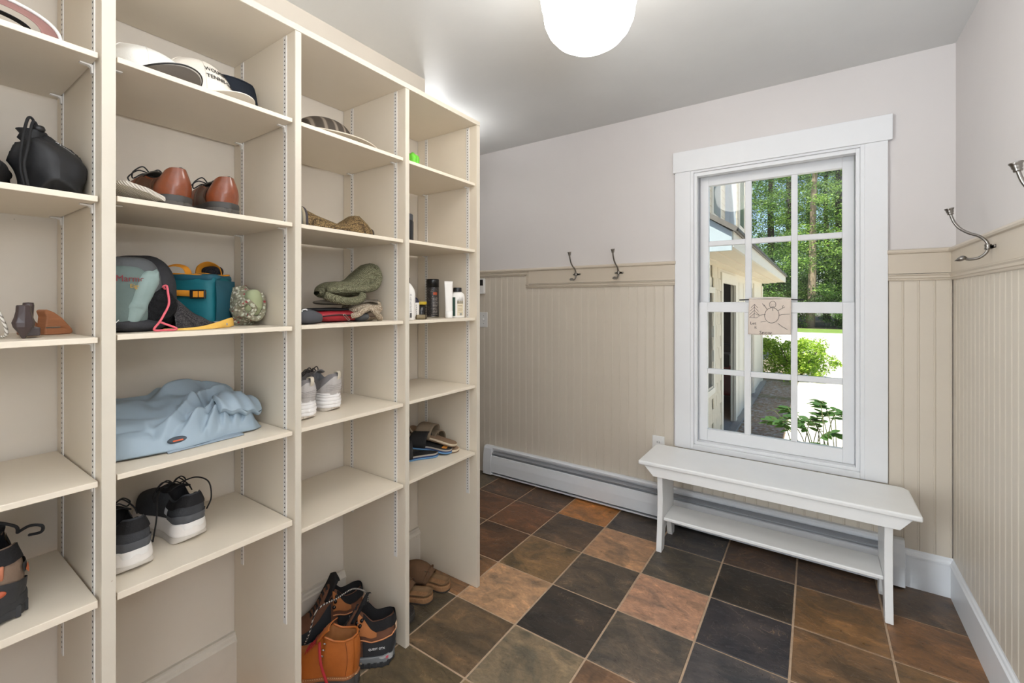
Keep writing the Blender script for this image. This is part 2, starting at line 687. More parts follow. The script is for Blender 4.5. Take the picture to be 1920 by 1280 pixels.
def along_y(prof, y0, y1, xw):
    g = G()
    i0 = [(xw + p[0], y0, p[1]) for p in prof]
    i1 = [(xw + p[0], y1, p[1]) for p in prof]
    return g.loft([i0, i1])


t1 = struct('trim_1')
put('rail_cap', along_x(cap_prof, -2.75, -.672, YB), paint_trim, t1)
put('rail_board', along_x(board_prof, -1.688, -.677, YB), paint_trim, t1)
put('moulding', along_x(mold_prof, -1.713, -.677, YB), paint_trim, t1)
put('moulding', along_x([(p[0], p[1] + .0915) for p in mold_prof], -2.75, -1.689, YB), paint_trim, t1)
gv = G().prism([(-1.713 + (p[1] - 1.398) * .88, YB + p[0]) for p in mold_prof], 1.412, 1.505, 'z')
put('moulding', gv, paint_trim, t1)
t2 = struct('trim_2')
put('rail_cap', along_x(cap_prof, .281, XR, YB), paint_trim, t2)
put('rail_board', along_x(board_prof, .284, XR, YB), paint_trim, t2)
put('moulding', along_x(mold_prof, .284, XR, YB), paint_trim, t2)
t3 = struct('trim_3')
put('rail_cap', along_y(cap_prof, .0, YB - .02, XR), paint_trim, t3)
put('rail_board', along_y(board_prof, .0, YB - .018, XR), paint_trim, t3)
put('moulding', along_y(mold_prof, .0, YB - .024, XR), paint_trim, t3)

# --- baseboards
base_prof = [(0, 0), (-.020, 0), (-.020, .138), (-.024, .1405), (-.024, .147), (-.019, .152), (-.0165, .160), (-.012, .165),
             (-.011, .172), (0, .172)]
put('baseboard_back', along_x(base_prof, .340, XR, YB), paint_base, kind='structure')
put('baseboard_right', along_y(base_prof, YF, YB - .001, XR), paint_base, kind='structure')
g = G().loft([[(XL - p[0], -.40, p[1]) for p in base_prof], [(XL - p[0], 1.630, p[1]) for p in base_prof]])
put('baseboard_left', g, mat('old_baseboard_paint', (206, 197, 184), .45, var=.05, vscale=8, speck=((112, 98, 84), 20, .70)), kind='structure')

# --- window_1
win = struct('window_1')
YC = 2.692
g = G().box(-.686, .300, YC - .006, YB, 2.053, 2.172)
put('head_casing', g, paint_white, win, bevel=.002)
put('side_casing', G().box(-.676, -.590, YC, YB, .455, 2.053), paint_white, win, bevel=.002)
put('side_casing', G().box(.198, .284, YC, YB, .455, 2.053), paint_white, win, bevel=.002)
g = G()   # jamb liner with stepped stops
g.box(-.602, -.574, YC + .006, YB + .16, .452, 2.064).box(.182, .212, YC + .006, YB + .16, .452, 2.064)
g.box(-.574, .182, YC + .006, YB + .16, 2.042, 2.064)
put('jamb', g, paint_white, win, bevel=.0015)
g = G()
g.box(-.574, -.558, YC + .018, YB + .036, .498, 2.042).box(.166, .182, YC + .018, YB + .036, .498, 2.042)
g.box(-.558, .166, YC + .018, YB + .036, 2.022, 2.042)
g.box(-.574, -.560, YB + .115, YB + .13, .498, 2.042).box(.168, .182, YB + .115, YB + .13, .498, 2.042)
put('stop', g, paint_white, win, bevel=.0015)
g = G().box(-.574, .182, YC + .006, YB + .16, .452, .482).box(-.574, .182, YC + .022, YB + .16, .482, .498)
put('sill', g, paint_white, win, bevel=.002)
PX = [(-.511, -.321), (-.290, -.102), (-.073, .117)]


def sash(name, z0, z1, rows, y0, y1):
    g = G()
    g.box(-.557, -.511, y0, y1, z0, z1).box(.117, .165, y0, y1, z0, z1)
    g.box(-.511, .117, y0, y1, z0, rows[0][0]).box(-.511, .117, y0, y1, rows[-1][1], z1)
    s = put(name, g, paint_white, win, bevel=.002)
    ym = (y0 + y1) / 2
    for a, b in ((-.321, -.290), (-.102, -.073)):
        put('muntin', G().box(a, b, y0 + .003, y1 - .003, rows[0][0], rows[-1][1]), paint_white, s, bevel=.003)
    for k, (a, b) in enumerate(PX):
        put('muntin', G().box(a, b, y0 + .003, y1 - .003, rows[0][1], rows[1][0]), paint_white, s, bevel=.003)
        for r0, r1 in rows:
            put('pane', G().box(a - .002, b + .002, ym - .0015, ym + .0015, r0 - .002, r1 + .002), glass, s)


sash('lower_sash', .499, 1.298, [(.567, .887), (.916, 1.243)], 2.757, 2.790)
sash('upper_sash', 1.258, 2.034, [(1.300, 1.626), (1.655, 1.978)], 2.796, 2.829)

# ------------------------------------------------------------------ shelving unit
cream = mat('shelf_paint', (226, 214, 195), .42, var=.02, vscale=5, speck=((124, 106, 88), 46, .775))
cream_edge = mat('shelf_edge_paint', (208, 199, 183), .42, var=.02, vscale=9, speck=((170, 150, 128), 30, .76))
metal_white = mat('white_enamel', (226, 222, 216), .4, var=.02)
slot_dark = mat('slot_shadow', (40, 36, 33), .9, var=.02)
XS = -1.2695
unit = thing('shelving_unit', 'tall cream painted cubby shelving unit with adjustable shelves along the left wall', 'shelves', (XS, 0, 0))
DY = [(-.134, -.114), (.2935, .3175), (.7250, .7440), (1.1530, 1.1720), (1.5800, 1.6010)]
DEP = .379
ZT = 2.1235
for a, b in DY:
    put('divider', G().box(-DEP + .001, 0, a, b, 0, ZT - .019), cream, unit, bevel=.0012)
put('top_board', G().box(-DEP + .001, .001, DY[0][0], DY[-1][1], ZT - .019, ZT), cream, unit, bevel=.0012)
for k, (a, b) in enumerate(DY):   # pale front lipping of each upright and of the top
    put('edge_strip', G().box(.0, .0022, a, b, 0, ZT - .0195), cream_edge, unit, bevel=.0008)
put('edge_strip', G().box(.001, .0032, DY[0][0], DY[-1][1], ZT - .019, ZT), cream_edge, unit, bevel=.0008)
ZS = {0: [1.837, 1.528, 1.224, .914, .658], 1: [1.843, 1.535, 1.228, .918, .656], 2: [1.842, 1.535, 1.230, .920, .616],
      3: [1.840, 1.538, 1.229, .922, .618]}
TH = .0125


def shelf_mesh(w, th=TH):
    return G().box(-DEP + .022, -.0055, 0, w, -th, 0)


def standard_mesh(z0, z1):
    """slotted steel pilaster strip"""
    return G().box(-.0085, .0085, 0, .0022, z0, z1)


def slots_mesh(z0, z1):
    g = G()
    z = z0 + .02
    while z < z1 - .01:
        g.box(-.0018, .0018, .0020, .0026, z - .0020, z + .0020)
        z += .0127
    return g


std_cache = {}
for b in range(4):
    y0, y1 = DY[b][1], DY[b + 1][0]
    for s, z in enumerate(ZS[b]):
        th = TH + (.004 if s == 4 and b < 2 else 0)
        put('shelf_board', shelf_mesh(y1 - y0 - .008, th), cream, unit, (0, y0 + .004, z), bevel=.0012)
        # support clips: two on each side
        for xx in (-.052, -.318):
            for yy, sg in ((y0, 1), (y1, -1)):
                g = G()
                g.prism([(sg * .0026, -th - .020), (sg * .0052, -th - .020), (sg * .0058, -th - .0075), (sg * .010, -th - .0045), (sg * .024, -th - .0034),
                         (sg * .024, -th - .0010), (sg * .0026, -th - .0010)], -.0052, .0052, 'x')
                put('support_clip', g, metal_white, unit, (xx, yy, z))
    for xx, zb in ((-.052, {0: .28, 1: .33, 2: .33, 3: .42}[b]), (-.318, {0: .40, 1: .42, 2: .43, 3: .44}[b])):
        for yy, sg in ((y0, 1), (y1, -1)):
            key = (zb, sg)
            if key not in std_cache:
                ga, gb = standard_mesh(zb, ZT - .022), slots_mesh(zb, ZT - .022)
                if sg < 0:
                    ga.v = [(v[0], -v[1], v[2]) for v in ga.v]
                    gb.v = [(v[0], -v[1], v[2]) for v in gb.v]
                std_cache[key] = (ga, gb)
            ga, gb = std_cache[key]
            st = put('slotted_strip', ga, metal_white, unit, (xx, yy, 0))
            put('slot_row', gb, slot_dark, st, kind='stuff')

# ------------------------------------------------------------------ baseboard heater
enamel = mat('heater_enamel', (228, 231, 235), .35, var=.015, vscale=5)
enamel_dark = mat('heater_fins', (84, 84, 86), .45, metal=.6, var=.1, vscale=60)
ht = thing('baseboard_heater', 'long white hot-water baseboard heater running below the window and under the bench', 'heater', (-2.07, 2.703, 0))
HX = 2.41
put('back_plate', G().prism([(0, .014), (-.004, .014), (-.004, .196), (-.030, .196), (-.032, .207), (-.022, .214), (0, .214)], .02, HX - .02, 'x'), enamel, ht)
put('front_panel', G().prism([(-.044, .034), (-.050, .034), (-.050, .101), (-.045, .150), (-.036, .153), (-.036, .149), (-.041, .147), (-.0455, .101)], .02, HX - .02, 'x'), enamel, ht)
put('damper_blade', G().prism([(-.040, .166), (-.016, .176), (-.016, .179), (-.041, .169)], .02, HX - .02, 'x'), mat('damper_metal', (186, 188, 192), .3, metal=.5, var=.02), ht)
put('fin_element', G().prism([(-.012, .06), (-.034, .06), (-.034, .140), (-.012, .140)], .03, HX - .03, 'x'), enamel_dark, ht)
put('bottom_rail', G().prism([(-.006, .012), (-.046, .012), (-.048, .018), (-.044, .020), (-.006, .018)], .02, HX - .02, 'x'), enamel, ht)
for x0, x1 in ((0, .075), (HX - .078, HX)):
    pr = [(0, .010), (-.052, .010), (-.053, .101), (-.047, .160), (-.040, .200), (-.030, .215), (0, .217)]
    put('end_cap', G().prism(pr, x0, x1, 'x'), enamel, ht, bevel=.0025)

# ------------------------------------------------------------------ bench
bw = mat('bench_paint', (238, 238, 237), .38, var=.015, vscale=10, speck=((150, 140, 128), 30, .775))
be = thing('bench', 'low white painted wooden bench with a lower shelf below the window', 'bench', (-.2115, 2.50, 0))
X0, X1 = -.5635, .5635
Yf, Yb = -.17, .168
top = [(X0, Yf), (X1, Yf), (X1 - .001, Yb - .03), (X1 - .022, Yb), (X0 + .012, Yb), (X0, Yb - .02)]
put('seat_board', G().prism(top, .438, .4605), bw, be, bevel=.007, seg=3)
ap = [(X0 + .028, .438), (X1 - .028, .438), (X1 - .068, .387), (X0 + .076, .387)]
put('apron', G().prism(ap, Yf + .010, Yf + .032, 'y'), bw, be, bevel=.002)
put('apron', G().prism(ap, Yb - .040, Yb - .018, 'y'), bw, be, bevel=.002)
leg = [(-.145, .438), (-.140, .36), (-.136, .28), (-.138, .20), (-.146, .11), (-.158, .03), (-.161, 0), (-.112, 0), (-.102, .02),
       (-.098, .055), (-.080, .095), (-.04, .118), (.0, .124), (.012, .118), (.03, .095), (.040, .055), (.046, .02), (.056, 0),
       (.098, 0), (.103, .02), (.090, .10), (.082, .20), (.084, .28), (.09, .36), (.098, .438)]
for xa in (-.470, .450):
    put('leg_board', G().prism(leg, xa - .0015, xa + .026, 'x'), bw, be, bevel=.0025)
put('lower_shelf', G().prism([(-.444, -.118), (.4485, -.118), (.4485, .060), (-.444, .060)], .150, .167), bw, be, bevel=.004)

# ------------------------------------------------------------------ ceiling lamp
lampm, n_, b_ = new_mat('lit_opal_glass')
b_.inputs['Base Color'].default_value = (.95, .92, .86, 1)
b_.inputs['Emission Color'].default_value = (1.0, .95, .88, 1)
b_.inputs['Emission Strength'].default_value = 12.5
b_.inputs['Roughness'].default_value = .25
nk = mat('brushed_nickel', (150, 144, 136), .28, metal=1.0, var=.06, vscale=30)
gl = thing('ceiling_lamp', 'lit white opal schoolhouse globe lamp hanging from the ceiling', 'lamp', (-.588, 1.294, H))
put('canopy_with_shield', G().lathe([(.0, 0), (.068, 0), (.070, -.008), (.060, -.024), (.052, -.036), (.054, -.050), (.108, -.074), (.143, -.108), (.147, -.118), (.141, -.114), (.106, -.082), (.05, -.060), (.0, -.060)], 32), nk, gl, smooth=True)  # flared skirt added out of view to keep the globe's glow off the ceiling
prof = [(.050, -.052), (.062, -.058), (.105, -.080), (.138, -.112), (.1505, -.150), (.1515, -.180), (.148, -.203), (.1425, -.222), (.1405, -.230),
        (.1415, -.236), (.1385, -.255), (.126, -.283), (.104, -.308), (.074, -.327), (.038, -.3375), (.0005, -.340)]
put('glass_shade', G().lathe(prof, 48, cap=False), lampm, gl, smooth=True)
hl = thing('hall_lamp', 'small opal glass bowl lamp hanging in the hall beyond the shelving unit', 'lamp', (-2.02, 2.06, H))
put('stem', G().lathe([(.0, 0), (.05, 0), (.05, -.012), (.008, -.016), (.008, -.215), (.0, -.216)], 20), nk, hl, smooth=True)
put('bowl', G().lathe([(.0, -.236), (.03, -.234), (.06, -.225), (.085, -.208), (.088, -.204), (.080, -.206), (.05, -.222), (.0, -.228)], 28), lampm, hl, smooth=True)

# ------------------------------------------------------------------ coat hooks
hookm = mat('antique_nickel', (146, 142, 137), .3, metal=1.0, var=.10, vscale=60)


def coat_hook(label, loc, rz):
    t = thing('coat_hook', label, 'coat hook', loc, (0, 0, rz), 'coat hooks on the chair rail')
    g = G()
    g.prism([(-.030, -.0065), (.030, -.0065), (.030, .0065), (-.030, .0065)], 0, .003, 'y')
    for s in (-1, 1):
        g.lathe([(.0, .0), (.0055, .0), (.0045, .0025), (.0, .003)], 12, (0, 0, 0))
        m_ = Matrix.Translation((s * .023, -.001, 0)) @ Matrix.Rotation(PI / 2, 4, 'X')
        g.xf(m_, len(g.v) - 48)
    put('wall_plate', g, hookm, t, bevel=.0008)
    c = G().lathe([(.0, -.009), (.0085, -.009), (.0095, -.006), (.0085, -.003), (.0085, .003), (.0095, .006), (.0085, .009), (.0, .009)], 16, (0, -.012, 0))
    put('collar', c, hookm, t, smooth=True)
    up = bez([(0, -.012, .008), (0, -.018, .022), (0, -.034, .038), (0, -.058, .050), (0, -.080, .068), (0, -.095, .092), (0, -.104, .122)], 6)
    put('upper_arm', G().tube(up, lambda u: .0050 - .0006 * u, 12), hookm, t, smooth=True)
    k = G().lathe([(.0, 0), (.0078, 0), (.0085, .003), (.0078, .006), (.0098, .009), (.0098, .012), (.0105, .016), (.0128, .020), (.0128, .0225), (.0, .0235)], 20)
    k.xf(Matrix.Translation((0, -.103, .118)) @ Matrix.Rotation(math.radians(10), 4, 'X'))
    put('knob', k, hookm, t, smooth=True)
    lo = bez([(0, -.012, -.008), (0, -.018, -.022), (0, -.034, -.036), (0, -.055, -.040), (0, -.070, -.036)], 6)
    put('lower_arm', G().tube(lo, .0046, 12), hookm, t, smooth=True)
    k = G()
    rings = []
    for a in range(9):
        u = a / 8
        r = .0125 * math.sin(PI * min(.98, max(.02, u)) ** .8)
        rings.append([(r * math.cos(2 * PI * q / 14) * 1.15, -.062 - .032 * u, -.034 - .010 * u * u + r * .75 * math.sin(2 * PI * q / 14)) for q in range(14)])
    k.loft(rings)
    put('lower_knob', k, hookm, t, smooth=True)
    return t


coat_hook('left double coat hook on the beige rail, farther from the window', (-1.312, YB - .019, 1.484), 0)
coat_hook('double coat hook on the beige rail between the other hook and the window', (-1.018, YB - .019, 1.484), 0)
coat_hook('double coat hook on the right wall nearest the corner', (XR - .019, 2.14, 1.486), -PI / 2)
coat_hook('double coat hook on the right wall cut by the right photo edge', (XR - .019, 1.520, 1.486), -PI / 2)

# ------------------------------------------------------------------ wall plates and thermostat
pl_white = mat('white_plastic', (232, 231, 229), .35, var=.01)
pl_dark = mat('dark_plastic', (34, 32, 32), .4, var=.05)
t = thing('thermostat', 'small white thermostat with dark screen on the beadboard beside the shelves', 'thermostat', (-2.118, 2.7045, 1.421))
put('body', G().box(-.033, .033, -.022, 0, -.059, .059), pl_white, t, bevel=.004)
put('screen', G().box(-.024, .024, -.0235, -.021, .005, .050), pl_dark, t, bevel=.001)
t = thing('switch_plate', 'white double light switch plate on the beadboard right of the shelves', 'switch', (-2.122, 2.7045, 1.165))
put('plate', G().box(-.058, .058, -.007, 0, -.057, .057), pl_white, t, bevel=.003)
for sx in (-.023, .023):
    sl = put('toggle', G().box(sx - .005, sx + .005, -.009, -.006, -.012, .012).box(sx - .004, sx + .004, -.018, -.008, .0, .008), pl_white, t, bevel=.001)
    for dz in (-.030, .030):
        put('screw', G().box(sx - .0025, sx + .0025, -.0078, -.0068, dz - .0025, dz + .0025), pl_dark, t)
    put('toggle_slot', G().box(sx - .006, sx + .006, -.0076, -.0068, -.0125, -.001), pl_dark, t)
t = thing('outlet_plate', 'white electrical outlet on the beadboard behind the left end of the bench', 'outlet', (-.774, 2.7045, .440))
put('plate', G().box(-.036, .036, -.007, 0, -.057, .057), pl_white, t, bevel=.003)
for dz in (-.020, .020):
    s_ = put('socket', G().lathe([(.0, 0), (.0165, 0), (.0165, .002), (.0, .002)], 20), pl_white, t, (0, -.0068, dz), (PI / 2, 0, 0))
    for sx in (-.006, .006):
        put('socket_slot', G().box(sx - .0014, sx + .0014, -.003, -.0021, -.0045, .0045).xf(Matrix.Rotation(-PI / 2, 4, 'X')), pl_dark, s_)

# ------------------------------------------------------------------ little cloth banner on the window
cl = mat('muslin', (230, 216, 204), .9, var=.05, vscale=14, bump=.3, bscale=700, spec=.1)
ink = mat('stitched_ink', (46, 40, 40), .8, var=.05)
bn = thing('cloth_banner', 'small beige cloth banner with stitched snowman on a dark stick over the window rail', 'banner', (-.198, 2.751, 1.309))


def bfn(u, v):
    x = (u - .5) * (.196 + .004 * v) - .003 * v
    z = .006 - v * .190 - .004 * math.sin(u * 5) * v
    y = -.004 - .006 * math.sin(v * PI) * (.5 + .5 * math.sin(u * 7 + 1)) - .003 * math.sin(u * 9) * v
    return (x, y, z)


put('cloth', G().slab(bfn, 26, 26, .0012, axis=1), cl, bn, smooth=True)
put('hem_roll', G().tube([(-.098 + .196 * k / 20, -.001 + .001 * math.sin(k), .008 + .005 * math.sin(k / 20 * PI)) for k in range(21)], .0055, 8), mat('pale_hem', (226, 218, 210), .9, var=.05), bn, smooth=True)
put('stick', G().tube([(-.146, .001, .0022), (-.10, .001, .004), (0, .001, .005), (.10, .001, .004), (.153, .001, .0012)], .0032, 8), pl_dark, bn, smooth=True)


def bline(pts):
    out = []
    for u, v in pts:
        p = bfn(u, v)
        out.append((p[0], p[1] - .0020, p[2]))
    return out


def circ(cu, cv, ru, rv, n=22, a0=0, a1=2 * PI):
    return [(cu + ru * math.cos(a0 + (a1 - a0) * k / n), cv + rv * math.sin(a0 + (a1 - a0) * k / n)) for k in range(n + 1)]


g = G()
strokes = [circ(.575, .15, .075, .095), circ(.56, .45, .17, .215),
           [(.44, .28), (.37, .15)], [(.38, .2), (.33, .12)], [(.70, .32), (.86, .22)], [(.80, .25), (.82, .17)],
           [(.55, .14), (.56, .15)], [(.60, .14), (.61, .15)], [(.54, .19), (.575, .205), (.61, .19)], [(.575, .26), (.58, .33)],
           [(.14, .14), (.14, .52)], [(.06, .24), (.14, .14), (.22, .24)], [(.04, .34), (.14, .22), (.24, .34)],
           [(.03, .44), (.14, .31), (.26, .44)], [(.03, .52), (.14, .40), (.28, .46), (.20, .52), (.03, .52)],
           [(.28, .45), (.34, .43), (.41, .42)], [(.72, .46), (.80, .43), (.97, .42)], [(.70, .68), (.80, .77), (.92, .86)],
           [(.30, .64), (.36, .62), (.42, .62)]]
for s_ in strokes:
    g.tube(bline(s_), .0010, 5)
put('stitched_drawing', g, ink, bn)
for txt, u, v, s_ in (('Let', .12, .68, .022), ('it', .18, .79, .020), ('Snow', .42, .935, .026)):
    tg = text_g(txt, s_, .0002)
    p = bfn(u, v)
    tg.v = [(p[0] + q[0], bfn(min(1, max(0, u + q[0] / .2)), min(1, v))[1] - .0022 + q[2], p[2] + q[1]) for q in tg.v]
    put('lettering', tg, ink, bn)

# ------------------------------------------------------------------ footwear builder
def pchip(x, xs, ys):
    """smooth monotone interpolation"""
    n = len(xs)
    if x <= xs[0]:
        return ys[0]
    if x >= xs[-1]:
        return ys[-1]
    k = 0
    while x > xs[k + 1]:
        k += 1
    d = [(ys[j + 1] - ys[j]) / (xs[j + 1] - xs[j]) for j in range(n - 1)]

    def sl(j):
        if j == 0:
            return d[0]
        if j == n - 1:
            return d[-1]
        return 0.0 if d[j - 1] * d[j] <= 0 else 2 * d[j - 1] * d[j] / (d[j - 1] + d[j])
    h = xs[k + 1] - xs[k]
    t = (x - xs[k]) / h
    return (ys[k] * (1 + 2 * t) * (1 - t) ** 2 + sl(k) * h * t * (1 - t) ** 2 + ys[k + 1] * t * t * (3 - 2 * t) + sl(k + 1) * h * t * t * (t - 1))


def foot_w(t):
    """half width of a foot outline as a share of its width, heel 0 to toe 1"""
    m_ = pchip(t, [0, .14, .34, .52, .72, 1], [.355, .36, .335, .42, .50, .50])
    if t < .14:
        m_ *= max(0, 1 - (1 - max(0, t) / .14) ** 2.3) ** .5
    if t > .70:
        m_ *= max(0, 1 - (min(1, (t - .70) / .30)) ** 2.3) ** .5
    return m_


class Shoe:
    """x runs from heel (0) to toe (L), y across, z up; upper and lining share one surface"""
    def __init__(s, L, W, zs, Ht, Hv, xo, lean=.34, side=1, floor=None, heel_rise=0.0, toe_rise=.012):
        s.L, s.W, s.zs, s.Ht, s.Hv, s.xo, s.lean, s.side = L, W, zs, Ht, Hv, xo, lean, side
        s.floor = floor if floor is not None else .012
        s.toe_rise = toe_rise
        s.hr = heel_rise

    def hw(s, t, k=1.0):
        return s.W * foot_w(t) * k

    def cy(s, t):
        return s.side * s.W * .10 * math.sin(PI * min(1, max(0, t - .15) / .85)) * (1 if t < .8 else 1)

    def base(s, t):
        return s.zs + s.toe_rise * max(0, (t - .72) / .28) ** 2

    def H(s, t):
        return pchip(t, s.Ht, s.Hv)

    def outer(s, t, u, sg, off=0.0):
        """u 0..1 up the wall from sole to collar (or crown when closed)"""
        b = s.hw(t) * .97 + off
        Hh = s.H(t)
        if t <= s.xo:
            bul = 1 + .10 * math.sin(PI * min(1, u * 1.1)) - s.lean * max(0, u) ** 2.4
            y, z = b * bul, Hh * u
        else:
            a = u * PI / 2
            y = b * (abs(math.cos(a)) ** .72)
            z = (Hh + off) * (abs(math.sin(a)) ** .88) * (1 if u >= 0 else -1)
        x = s.L * t + (off * -1 if t < .03 else 0) + (off if t > .97 else 0)
        if t < .12:     # heel counter leans slightly back
            x -= .006 * math.sin(PI * u) * (1 - t / .12)
        return (x, s.cy(t) + sg * y, s.base(t) + z)

    def rows(s):
        r = [.0008, .004, .010, .02, .034, .052, .075, .105, .14, .18, .23, .28, .33, .38]
        r = [q for q in r if q < s.xo - .02] + [s.xo - .012, s.xo + .012]
        q = s.xo + .06
        while q < .9:
            r.append(q)
            q += .06
        return r + [.92, .945, .965, .98, .99, .996, .9995]

    def upper_lining(s):
        R = s.rows()
        no, ni = 7, 10
        U, Ln = G(), G()
        rows = []
        for t in R:
            left = [s.outer(t, k / (no - 1), 1) for k in range(no)]
            right = [s.outer(t, k / (no - 1), -1) for k in range(no)][::-1]
            inn = []
            top = left[-1]
            yc = abs(top[1] - s.cy(t)) - .0035
            zt = top[2]
            zf = s.base(t) + s.floor
            dip = min(1, max(0, (t - .006) / .03)) ** .7 if t <= s.xo else 0
            for k in range(1, ni):
                c = math.cos(PI * k / ni)
                if t <= s.xo:
                    z = zt - (zt - zf) * dip * (1 - abs(c) ** 5)
                    inn.append((top[0] + .006 * dip, s.cy(t) + yc * c, z + .002 * (1 if k in (1, ni - 1) else 0)))
                else:
                    inn.append((top[0], s.cy(t) + .002 * c, zt))
            rows.append(left + inn + right)
        w = len(rows[0])
        allv = [p for r in rows for p in r]
        U.v = list(allv)
        Ln.v = list(allv)
        for a in range(len(R) - 1):
            closed = R[a] > s.xo
            for k in range(w - 1):
                q = (a * w + k, a * w + k + 1, (a + 1) * w + k + 1, (a + 1) * w + k)
                inner = no - 1 < k + .5 < no + ni - 1
                if inner and closed:
                    continue
                (Ln if inner and not closed and R[a + 1] <= s.xo + .1 else U).f.append(q)
        for k in range(no - 1):   # close the heel and the toe
            U.f.append((k, k + 1, w - 2 - k, w - 1 - k))
            e = (len(R) - 1) * w
            U.f.append((e + k, e + k + 1, e + w - 2 - k, e + w - 1 - k))
        return clean(U), clean(Ln)

    def sole(s, z0, z1, grow=0.0, t0=0.0, t1=1.0, flare=0.0, rock=0.0):
        """slab following the foot outline between heights z0 and z1 (callables of t allowed)"""
        g = G()
        f0 = z0 if callable(z0) else (lambda t: z0)
        f1 = z1 if callable(z1) else (lambda t: z1)
        ts = [0, .003, .012, .028, .05, .08, .12, .18, .26, .36, .46, .56, .66, .74, .80, .86, .90, .935, .96, .98, .992, 1]
        rings = []
        for t in ts:
            tt = t0 + (t1 - t0) * t
            h = s.hw(tt) + grow
            x = s.L * tt + (-grow if t == 0 else 0) + (grow if t == 1 else 0)
            up = s.toe_rise * max(0, (tt - .72) / .28) ** 2 + rock * max(0, 1 - tt / .12) ** 2
            c = s.cy(tt)
            a, b = f0(tt) + up, f1(tt) + (up if rock == 0 else s.toe_rise * max(0, (tt - .72) / .28) ** 2)
            m_ = (a + b) / 2
            hf = h + flare
            rings.append([(x, c + hf, a), (x, c + (h + hf) / 2 + .001, m_), (x, c + h, b), (x, c, b), (x, c - h, b), (x, c - (h + hf) / 2 - .001, m_), (x, c - hf, a), (x, c, a)])
        return g.loft(rings)

    def wrap(s, tmax, u0, u1, off, nq=44, nu=6, edge=None):
        """panel wrapped round the heel"""
        def fn(a, b):
            q = a * 2 - 1
            t = tmax * abs(q) ** 1.9
            top = u1 if edge is None else u0 + (u1 - u0) * edge(abs(q))
            return s.outer(t, u0 + (top - u0) * b, 1 if q > 0 else -1, off)
        return G().grid(fn, nq, nu)

    def panel(s, t0, t1, u0, u1, sg, off, nt=14, nu=6, shape=None):
        def fn(a, b):
            uu0, uu1 = u0, u1
            if shape:
                uu0, uu1 = shape(a)
            t = t0 + (t1 - t0) * a
            return s.outer(t, uu0 + (uu1 - uu0) * b, sg, off)
        return G().grid(fn, nt, nu)


def clean(g):
    used = sorted({i for f in g.f for i in f})
    mp = {o: n for n, o in enumerate(used)}
    h = G()
    h.v = [g.v[i] for i in used]
    h.f = [tuple(mp[i] for i in f) for f in g.f]
    return h


def solid(o, th):
    m = o.modifiers.new('thick', 'SOLIDIFY')
    m.thickness = th
    m.offset = 1
    return o


def heading(dx, dy):
    return math.atan2(dy, dx)


def laces(s, t0, t1, n, r=.0018, half=.34):
    g = G()
    for k in range(n):
        t = t0 + (t1 - t0) * k / max(1, n - 1)
        t2 = t + (t1 - t0) / max(1, n - 1) * .6
        for sg in (1, -1):
            pts = []
            for q in range(7):
                u = q / 6
                tt = t + (t2 - t) * u
                a = -1 + 2 * u
                w = s.hw(tt) * half
                zz = s.base(tt) + s.H(tt) * (1 - .16 * abs(a) ** 2) + .0035
                pts.append((s.L * tt, s.cy(tt) + sg * a * w, zz))
            g.tube(pts, r, 6)
    return g


def bow(s, t, r=.0018, size=.035, drop=.02):
    g = G()
    z = s.base(t) + s.H(t) + .004
    c = (s.L * t, s.cy(t), z)
    for sg in (1, -1):
        g.tube(bez([c, (c[0] - .004, c[1] + sg * size * .5, z + .014), (c[0] + .004, c[1] + sg * size, z - .002), (c[0] + .014, c[1] + sg * size * .9, z - .016),
                    (c[0] + .008, c[1] + sg * size * .4, z - .002), c], 6), r, 6)
        g.tube(bez([c, (c[0] + .012, c[1] + sg * size * .6, z + .006), (c[0] + .008, c[1] + sg * size * 1.25, z - drop), (c[0] - .006, c[1] + sg * size * 1.35, z - drop * 1.8)], 6), r, 6)
    return g


def loop_tab(s, h=.022, w=.010, thick=.0022, lift=0.0):
    t = s.outer(0.0, 1.0, 1)
    z = t[2] + lift
    x = t[0]
    pts = bez([(x - .002, 0, z - .030), (x - .010, 0, z - .012), (x - .010, 0, z + h * .55), (x - .002, 0, z + h), (x + .008, 0, z + h * .6), (x + .008, 0, z - .006)], 5)
    return G().tube(pts, .002, 8, flat=(w, thick / 2))


# ------------------------------------------------------------------ the things in the shelves
blackrub = mat('black_rubber', (46, 46, 48), .6, var=.1, vscale=40, bump=.2, bscale=120)
black_cloth = mat('black_cloth', (34, 33, 34), .8, var=.12, vscale=30, bump=.25, bscale=260, spec=.25)
black_lace = mat('black_lace', (26, 25, 26), .8, var=.1)
white_foam = mat('worn_white_foam', (226, 220, 214), .55, var=.05, vscale=18, speck=((170, 158, 146), 28, .70))
grey_cloth = mat('charcoal_knit', (66, 67, 70), .85, var=.1, vscale=60, bump=.3, bscale=300, spec=.2)

# --- black and white running shoes (two), second cubby from the left, bottom shelf
SNK = {}


